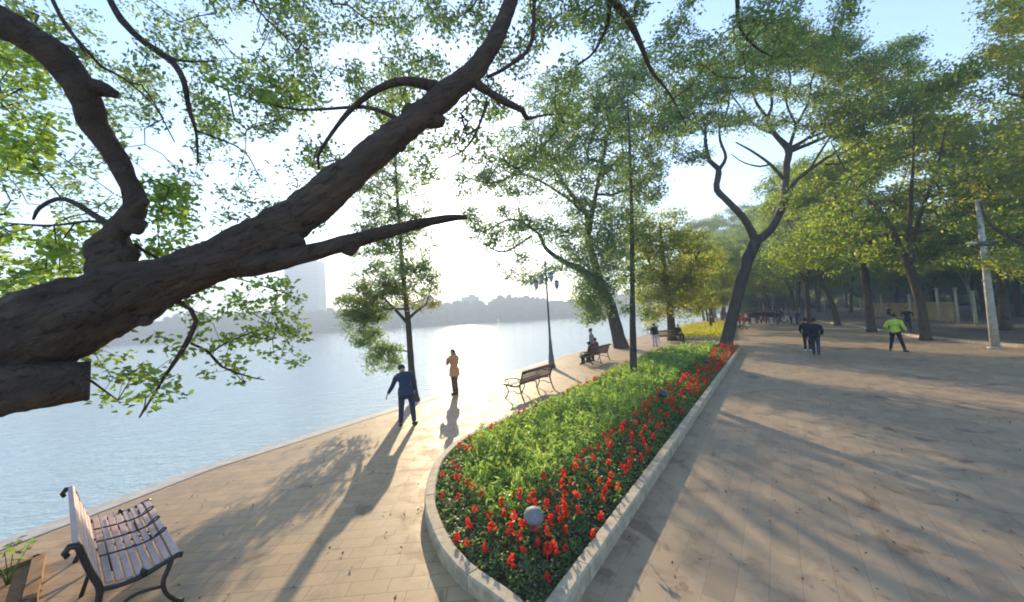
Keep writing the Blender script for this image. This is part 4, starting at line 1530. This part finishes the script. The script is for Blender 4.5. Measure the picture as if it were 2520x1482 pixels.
# ------------------------------------------------------------------ planting pit, bottom left
q = [G(-160, 1478), G(0, 1423), G(97, 1384), G(72, 1500), G(-160, 1640)]
e = empty('tree_pit', (sum((a_.x for a_ in q[1:4])) / 3, sum((a_.y for a_ in q[1:4])) / 3, 0))
tag(e, 'brown soil planting pit with raised brown edge in the bottom left corner', 'planter')
c0 = Vector(e.location)
bx = MB()
ws = [a_ - c0 for a_ in q]
for i in range(len(ws)):
    a_, b_ = ws[i], ws[(i + 1) % len(ws)]
    d_ = (b_ - a_).normalized()
    nr = Vector((d_.y, -d_.x, 0)) * .05
    h = Vector((0, 0, .10))
    bx.add([a_ - nr, b_ - nr, b_ + nr, a_ + nr, a_ - nr + h, b_ - nr + h, b_ + nr + h, a_ + nr + h], [(4, 5, 6, 7), (0, 1, 5, 4), (2, 3, 7, 6), (1, 2, 6, 5), (3, 0, 4, 7)])
bx.build('edging', 'box_brown', e, False)
MB().__class__
so = MB()
so.add([a_ + Vector((0, 0, .05)) for a_ in ws], [tuple(range(len(ws)))])
so.build('soil', 'pit_soil', e, False)
rg2 = np.random.default_rng(4)
pl0 = G(20, 1450) - c0
e2 = empty('young_plant', G(20, 1450))
tag(e2, 'spindly little plant growing out of the brown pit in the bottom left corner', 'plant')
sm = MB()
T = []
for k in range(6):
    th = k * 1.1
    tip_ = Vector((.14 * math.cos(th), .14 * math.sin(th), .34 + .05 * (k % 3)))
    sm.tube([(0, 0, 0), (tip_.x * .3, tip_.y * .3, .18), tip_], [.006, .005, .003], 6)
    T.append(tuple(tip_))
sm.build('stem', 'leaf_salvia', e2)
leaf_obj('foliage', spray(np.array(T), 7, .045, rg2), .085, .04, rg2, 'leaf_pale', e2, up=.8)
# fallen leaves in the pit and on the paving
rg2 = np.random.default_rng(6)
X = rg2.uniform(-6.5, 20, 900)
Y = 3 * (22 / 3) ** rg2.uniform(0, 1, 900)
ok = ~inpoly(X, Y, np.array([(q_.x, q_.y) for q_ in RING]))
X, Y = X[ok], Y[ok]
sx = np.interp(Y, [q_.y for q_ in sp if q_.y < 60], [q_.x for q_ in sp if q_.y < 60])
ok = X > sx + .5
X, Y = X[ok], Y[ok]
V, Fq = leaves(np.stack([X, Y, np.full(len(X), .022)], 1), .05, .03, rg2, up=30)
leaf_m = link('fallen_leaves', np_mesh('fallen_leaves', V, Fq), 'bark_tan')
tag(leaf_m, kind='stuff')

# ------------------------------------------------------------------ people
BASE = dict(pel=(0, 0, .94), waist=(0, 0, 1.10), chest=(0, 0, 1.28), neck=(0, .0, 1.46), head=(0, .03, 1.625),
            sh=[(-.185, 0, 1.41), (.185, 0, 1.41)], el=[(-.24, -.02, 1.13), (.24, -.02, 1.13)], wr=[(-.25, .05, .89), (.25, .05, .89)],
            hip=[(-.09, 0, .91), (.09, 0, .91)], kn=[(-.10, .02, .50), (.10, .02, .50)], an=[(-.11, -.02, .09), (.11, -.02, .09)],
            face=(0, 1, 0))


def remesh(ob, vox, sm=3):
    r = ob.modifiers.new('r', 'REMESH')
    r.mode = 'VOXEL'
    r.voxel_size = vox
    r.use_smooth_shade = True
    s_ = ob.modifiers.new('s', 'SMOOTH')
    s_.iterations = sm
    s_.factor = .5
    dg = bpy.context.evaluated_depsgraph_get()
    me = bpy.data.meshes.new_from_object(ob.evaluated_get(dg))
    old = ob.data
    ob.modifiers.clear()
    ob.data = me
    bpy.data.meshes.remove(old)
    return ob


def fingers(mb_, wr, el, side, curl=.5):
    wr, el = Vector(wr), Vector(el)
    d = (wr - el).normalized()
    lat = Vector((0, 1, 0)) if abs(d.y) < .8 else Vector((0, 0, 1))
    lat = (lat - d * lat.dot(d)).normalized()
    nrm = d.cross(lat) * (1 if side > 0 else -1)
    if nrm.x * side > 0:
        nrm = -nrm
    pc = wr + d * .055
    rot = Matrix((lat, nrm, d)).transposed()
    mb_.ell(pc, (.041, .017, .052), rot, 12, 8)
    for i, ln in enumerate((.062, .074, .078, .068)):
        b_ = wr + d * .09 + lat * (-.03 + .02 * i)
        p1 = b_ + d * ln * .45 + nrm * .008
        p2 = p1 + d * ln * .35 + nrm * .03 * curl
        p3 = p2 + d * ln * .2 + nrm * .035 * curl
        mb_.tube([b_, p1, p2, p3], [.0105, .010, .009, .008], 7)
    t0 = wr + d * .03 + lat * .03
    mb_.tube([t0, t0 + lat * .025 + d * .02 + nrm * .01, t0 + lat * .032 + d * .05 + nrm * .022], [.013, .011, .009], 7)


def basis(a, b_, fwd):
    z_ = (Vector(b_) - Vector(a)).normalized()
    f_ = Vector(fwd)
    y_ = (f_ - z_ * f_.dot(z_)).normalized()
    x_ = y_.cross(z_)
    return Matrix((x_, y_, z_)).transposed()


def person(loc, rz, label, group, pose, top, bottom, hair='hair_black', shoe='shoe', height=1.68, long_hair=False, hem=.80, bulk=1.0, fine=True, cap=None, skirt=False):
    D = dict(BASE)
    D.update(pose)
    e = empty('person', loc, rz)
    tag(e, label, 'person', group)
    V3 = Vector
    fw = D['face']
    # body
    b_ = MB()
    tb = basis(D['waist'], D['chest'], fw if abs(Vector(fw).z) < .9 else (0, 1, 0))
    hb = basis(D['neck'], D['head'], fw)
    pb = basis(D['pel'], D['waist'], (0, 1, 0))
    b_.ell(D['pel'], (.155, .105, .13), pb)
    b_.ell(D['waist'], (.125, .09, .16), tb)
    b_.ell(D['chest'], (.16, .11, .19), tb)
    b_.tube([V3(D['chest']), V3(D['neck']), V3(D['head'])], [.07, .055, .05], 12)
    b_.tube([V3(D['sh'][0]), (V3(D['sh'][0]) + V3(D['sh'][1])) / 2 + V3((0, 0, .02)), V3(D['sh'][1])], [.055, .07, .055], 12)
    hc = V3(D['head'])
    b_.ell(hc, (.08, .1, .12), hb, 16, 12)
    b_.ell(hc + hb @ V3((0, .03, -.06)), (.05, .06, .055), hb)
    b_.tube([hc + hb @ V3((0, .085, .01)), hc + hb @ V3((0, .112, -.025)), hc + hb @ V3((0, .095, -.035))], [.01, .016, .012], 8)
    b_.ell(hc + hb @ V3((0, .09, -.062)), (.024, .012, .009), hb, 8, 6)
    for s_ in (-1, 1):
        b_.ell(hc + hb @ V3((s_ * .076, -.005, -.005)), (.01, .02, .03), hb, 8, 6)
    for i, s_ in ((0, -1), (1, 1)):
        sh, el, wr = V3(D['sh'][i]), V3(D['el'][i]), V3(D['wr'][i])
        b_.tube([sh, sh.lerp(el, .4), el, el.lerp(wr, .35), wr], [.05, .046, .036, .037, .024], 12)
        fingers(b_, wr, el, s_, .6)
        hp, kn, an = V3(D['hip'][i]), V3(D['kn'][i]), V3(D['an'][i])
        b_.tube([hp, hp.lerp(kn, .4), kn, kn.lerp(an, .35), an], [.088, .075, .052, .052, .034], 12)
        ft = D.get('foot', [(0, 1, 0), (0, 1, 0)])[i]
        f_ = V3(ft).normalized()
        b_.tube([an - f_ * .04 + V3((0, 0, -.02)), an + f_ * .06 + V3((0, 0, -.045)), an + f_ * .14 + V3((0, 0, -.06))], [.036, .034, .022], 10)
    body = b_.build('body', 'skin', e)
    remesh(body, .0085 if fine else .014, 2)
    # top
    c_ = MB()
    g_ = .024 * bulk
    c_.ell(D['waist'], (.135 + g_, .1 + g_, .17), tb, 16, 10, .12, 9)
    c_.ell(D['chest'], (.168 + g_, .115 + g_, .195), tb, 16, 10, .1, 9)
    pv = V3(D['pel'])
    c_.ell(pv + pb @ V3((0, 0, .03)), (.16 + g_, .115 + g_, .15), pb, 16, 10, .1, 9)
    if hem < .8:
        c_.tube([pv + pb @ V3((0, 0, .05)), pv + pb @ V3((0, 0, hem - .94))], [.165 + g_, .185 + g_], 16)
    c_.tube([V3(D['sh'][0]), (V3(D['sh'][0]) + V3(D['sh'][1])) / 2 + V3((0, 0, .02)), V3(D['sh'][1])], [.066, .078, .066], 12)
    c_.tube([V3(D['chest']).lerp(V3(D['neck']), .5), V3(D['neck']).lerp(V3(D['head']), .12)], [.09, .066], 12)
    for i in (0, 1):
        sh, el, wr = V3(D['sh'][i]), V3(D['el'][i]), V3(D['wr'][i])
        c_.tube([sh, sh.lerp(el, .4), el, el.lerp(wr, .4), el.lerp(wr, .93)], [.064 * bulk, .062 * bulk, .053 * bulk, .05 * bulk, .038 * bulk], 12, .12, 14)
    o_ = c_.build('jacket', top, e)
    remesh(o_, .012 if fine else .02, 2)
    c_ = MB()
    c_.ell(D['pel'], (.165, .118, .13), pb)
    for i in (0, 1):
        hp, kn, an = V3(D['hip'][i]), V3(D['kn'][i]), V3(D['an'][i])
        c_.tube([hp, hp.lerp(kn, .4), kn, kn.lerp(an, .4), an + V3((0, 0, .01))], [.102, .09, .072, .068, .06], 12, .12, 12)
    o_ = c_.build('trousers', bottom, e)
    remesh(o_, .012 if fine else .02, 2)
    c_ = MB()
    c_.ell(hc + hb @ V3((0, -.018, .025)), (.091, .1, .112), hb, 14, 10, .1, 20)
    if long_hair:
        c_.ell(hc + hb @ V3((0, -.06, -.06)), (.085, .05, .15), hb, 12, 8, .12, 20)
    h_ = c_.build('hair', hair, e)
    if cap:
        MB().ell(hc + hb @ V3((0, -.01, .055)), (.094, .105, .075), hb).ell(hc + hb @ V3((0, .1, .05)), (.06, .06, .012), hb, 10, 6).build('hat', cap, e)
    for i in (0, 1):
        an = V3(D['an'][i])
        ft = D.get('foot', [(0, 1, 0), (0, 1, 0)])[i]
        f_ = V3(ft).normalized()
        MB().tube([an - f_ * .055 + V3((0, 0, -.035)), an + f_ * .05 + V3((0, 0, -.045)), an + f_ * .15 + V3((0, 0, -.058)), an + f_ * .17 + V3((0, 0, -.062))], [.044, .046, .036, .02], 12).build('shoe', shoe, e)
        if fine:
            MB().ell(hc + hb @ V3(((i * 2 - 1) * .028, .082, .005)), (.012, .008, .006), hb, 8, 6).build('eye', 'hair_black', e)
    s_ = height / 1.71
    e.scale = (s_, s_, s_)
    KIDS[e] = [q_ for q_ in C.objects if q_.parent == e]
    for q_ in KIDS[e]:
        KIDS[q_] = []
    return e


# 1 stooping man in navy, back to us, reaching down to his left
p_ = (G(990, 1047) + G(1014, 1047)) / 2
person(p_, RAD(8), 'stooping man in navy jacket and trousers reaching one arm down beside the water', None, dict(
    waist=(-.02, .06, 1.08), chest=(-.06, .19, 1.22), neck=(-.10, .32, 1.34), head=(-.14, .42, 1.43), face=(-.3, .75, -.65),
    sh=[(-.26, .26, 1.27), (.12, .26, 1.32)], el=[(-.38, .30, 1.02), (.22, .16, 1.10)], wr=[(-.52, .34, .80), (.20, .2, .86)],
    hip=[(-.10, -.02, .91), (.10, -.02, .91)], kn=[(-.13, .04, .49), (.15, .04, .49)], an=[(-.15, -.06, .09), (.19, -.02, .09)], foot=[(-.3, 1, 0), (.35, 1, 0)]),
    'cloth_navy', 'cloth_navy', height=1.68, hem=.72, bulk=1.15, cap='cloth_black')
# 2 woman in orange jacket, hands raised to her face
p_ = G(1121, 971)
person(p_, RAD(150), 'woman in orange jacket holding both hands up to her face by the water', None, dict(
    el=[(-.23, .10, 1.16), (.23, .12, 1.15)], wr=[(-.10, .25, 1.34), (.11, .25, 1.33)], head=(0, .05, 1.59),
    kn=[(-.07, .03, .50), (.07, .02, .50)], an=[(-.07, -.02, .09), (.06, 0, .09)]),
    'cloth_orange', 'cloth_brown', hair='hair_black', height=1.62, long_hair=True, hem=.70, bulk=1.1)
# 3-4 two walkers in black
walk = dict(kn=[(-.09, .20, .52), (.09, -.03, .50)], an=[(-.09, .26, .10), (.09, -.33, .16)], el=[(-.26, -.12, 1.14), (.26, .08, 1.14)], wr=[(-.24, -.10, .90), (.24, .28, .98)], chest=(0, .03, 1.28), neck=(0, .05, 1.46), head=(0, .08, 1.62))
p_ = G(2010, 877)
person(p_, RAD(-40), 'walker in dark padded jacket, the nearer of the pair walking away', None, walk, 'cloth_black', 'cloth_navy', height=1.74, bulk=1.35, hair='hair_black')
p_ = G(1989, 866)
walk2 = dict(kn=[(-.09, -.02, .50), (.09, .18, .52)], an=[(-.09, -.30, .15), (.09, .22, .10)], el=[(-.26, .06, 1.14), (.26, -.12, 1.14)], wr=[(-.24, .24, .98), (.24, -.10, .90)])
w2 = person(p_, RAD(-40), 'walker all in black half hidden on the left of the nearer walker', None, walk2, 'cloth_black', 'cloth_black', height=1.70, bulk=1.15, shoe='shoe_white')
# 5 lime top
p_ = G(2208, 865)
person(p_, RAD(-60), 'person in bright lime green top and black trousers striding across the plaza', None, dict(
    kn=[(-.17, .10, .52), (.17, .0, .50)], an=[(-.22, .0, .09), (.28, -.06, .09)], el=[(-.30, -.04, 1.16), (.30, -.06, 1.16)], wr=[(-.26, .12, .98), (.34, .10, .96)], foot=[(-.3, 1, 0), (.5, 1, 0)]),
    'cloth_lime', 'cloth_black', height=1.72, bulk=1.25)
p_ = G(2236, 815)
person(p_, RAD(140), 'figure in black standing under the trees just right of the lime top', None, dict(el=[(-.33, .0, 1.25), (.33, .0, 1.25)], wr=[(-.20, .16, 1.10), (.20, .16, 1.10)]), 'cloth_black', 'cloth_black', height=1.66, fine=False)
p_ = G(2190, 800)
person(p_, RAD(200), 'dark figure farther back, showing just above the shoulder of the lime top', None, dict(), 'cloth_black', 'cloth_grey', height=1.7, fine=False)
# 6 lilac trousers
p_ = G(1613, 853)
person(p_, RAD(-30), 'standing person in dark top and pale trousers beyond the slim trunk', None, dict(), 'cloth_black', 'cloth_lilac', height=1.62, fine=False)
# sitting on benches
sit = dict(pel=(0, 0, .56), waist=(0, -.05, .72), chest=(0, -.07, .90), neck=(0, -.04, 1.08), head=(0, -.0, 1.21), sh=[(-.185, -.07, 1.03), (.185, -.07, 1.03)],
           el=[(-.25, -.02, .76), (.25, -.02, .76)], wr=[(-.14, .22, .68), (.14, .22, .68)], hip=[(-.09, .02, .54), (.09, .02, .54)], kn=[(-.12, .44, .52), (.12, .44, .52)], an=[(-.12, .46, .09), (.12, .46, .09)])
ux, uy = Vector((math.cos(rz3), math.sin(rz3), 0)), Vector((-math.sin(rz3), math.cos(rz3), 0))
q = mid3 + ux * .10 - uy * .02
person(q, rz3, 'person in maroon jacket sitting on the far brown bench with back to us', None, sit, 'cloth_maroon', 'cloth_black', height=1.68, fine=False)
q = mid3 - ux * .62 - uy * .02
person(q, rz3, 'second seated person, hunched low at the left end of the far brown bench', None, sit, 'cloth_brown', 'cloth_black', height=1.5, fine=False, cap='cloth_maroon')
q = G(1459, 888)
person((q.x, q.y, 0), rz3 + .3, 'tall person in grey standing on the lake side of the far brown bench', None, dict(), 'cloth_grey', 'cloth_black', height=1.76, fine=False)
q = mid4 + Vector((.75, -.05, 0))
person(q, math.pi + .1, 'dark figure sitting at the right end of the tan bench by the yellow bed', None, sit, 'cloth_black', 'cloth_black', height=1.7, fine=False)

# the crowd at the end of the plaza
cp_ = [person((0, 0, 0), 0, 'x', 'g', walk, 'cloth_black', 'cloth_black', fine=False), person((0, 0, 0), 0, 'x', 'g', walk2, 'cloth_black', 'cloth_black', fine=False),
       person((0, 0, 0), 0, 'x', 'g', dict(), 'cloth_black', 'cloth_black', fine=False)]
for e_ in cp_:
    for ch in KIDS[e_]:
        if ch.material_slots:
            ch.material_slots[0].link = 'OBJECT'
used_c = [False] * 3
rc = random.Random(8)
spec = [(1822, 806, 'cloth_red', 'cloth_black'), (1832, 812, 'cloth_red', 'cloth_grey'), (1846, 798, 'cloth_maroon', 'cloth_black'), (1838, 800, 'cloth_white', 'cloth_black')]
tops = ['cloth_black', 'cloth_navy', 'cloth_grey', 'cloth_black', 'cloth_white', 'cloth_maroon']
bots = ['cloth_black', 'cloth_white', 'cloth_lilac', 'cloth_navy', 'cloth_grey']
for i in range(24):
    spec.append((1856 + i * 4.6 + rc.uniform(-3, 3), rc.uniform(791, 801), rc.choice(tops), rc.choice(bots)))
spec.append((1973, 795, 'cloth_blue', 'cloth_grey'))
for i in range(6):
    spec.append((1742 + i * 11 + rc.uniform(-3, 3), rc.uniform(786, 793), rc.choice(['cloth_navy', 'cloth_maroon', 'cloth_black']), 'cloth_black'))
names = dict(cloth_black='black', cloth_navy='navy', cloth_grey='grey', cloth_white='white', cloth_maroon='maroon', cloth_red='red', cloth_blue='blue')
pn = dict(cloth_black='black', cloth_white='white', cloth_lilac='lilac', cloth_navy='navy', cloth_grey='grey')
for i, (px, py, tp, bt) in enumerate(spec):
    k = i % 3
    if used_c[k]:
        o_ = copy_tree(cp_[k])
    else:
        o_ = cp_[k]
        used_c[k] = True
    p_ = G(px, py)
    o_.location = p_
    o_.rotation_euler = (0, 0, rc.uniform(0, 6.28))
    s_ = rc.uniform(.93, 1.05)
    o_.scale = (s_, s_, s_)
    for ch in [q_ for q_ in C.objects if q_.parent == o_]:
        nm_ = ch.name.split('.')[0]
        ch.material_slots[0].link = 'OBJECT'
        ch.material_slots[0].material = MATS[{'jacket': tp, 'trousers': bt, 'hair': 'hair_black', 'shoe': 'shoe', 'body': 'skin', 'eye': 'hair_black'}[nm_]]
    where = 'beyond the yellow bed' if px < 1800 else ('at the near left of the far crowd' if px < 1853 else ('in the far crowd' if px < 1970 else 'apart on the right of the far crowd'))
    if 1800 < px < 1853:
        lab = ['red jacket and black trousers, far left of the crowd', 'red jacket and grey trousers, nearest of the far crowd', 'maroon jacket right of the two red jackets', 'white top between the red jackets of the far crowd'][i]
        lab = 'person in ' + lab
    else:
        lab = 'figure in %s top, %s trousers, %s' % (names[tp], pn[bt], where)
    tag(o_, lab, 'person', 'crowd at the end of the plaza')

# ------------------------------------------------------------------ air
hz = MB().box((-250, 395, 40.5), (2360, 1000, 86))
hm_, t, o = newmat('haze_air')
pv = t.nodes.new('ShaderNodeVolumePrincipled')
pv.inputs['Color'].default_value = (0.72, 0.86, 1.0, 1)
pv.inputs['Density'].default_value = 0.0023
pv.inputs['Anisotropy'].default_value = 0.1
t.links.new(pv.outputs[0], o.inputs['Volume'])
hob = hz.build('haze', 'haze_air', None, False)
tag(hob, kind='stuff')
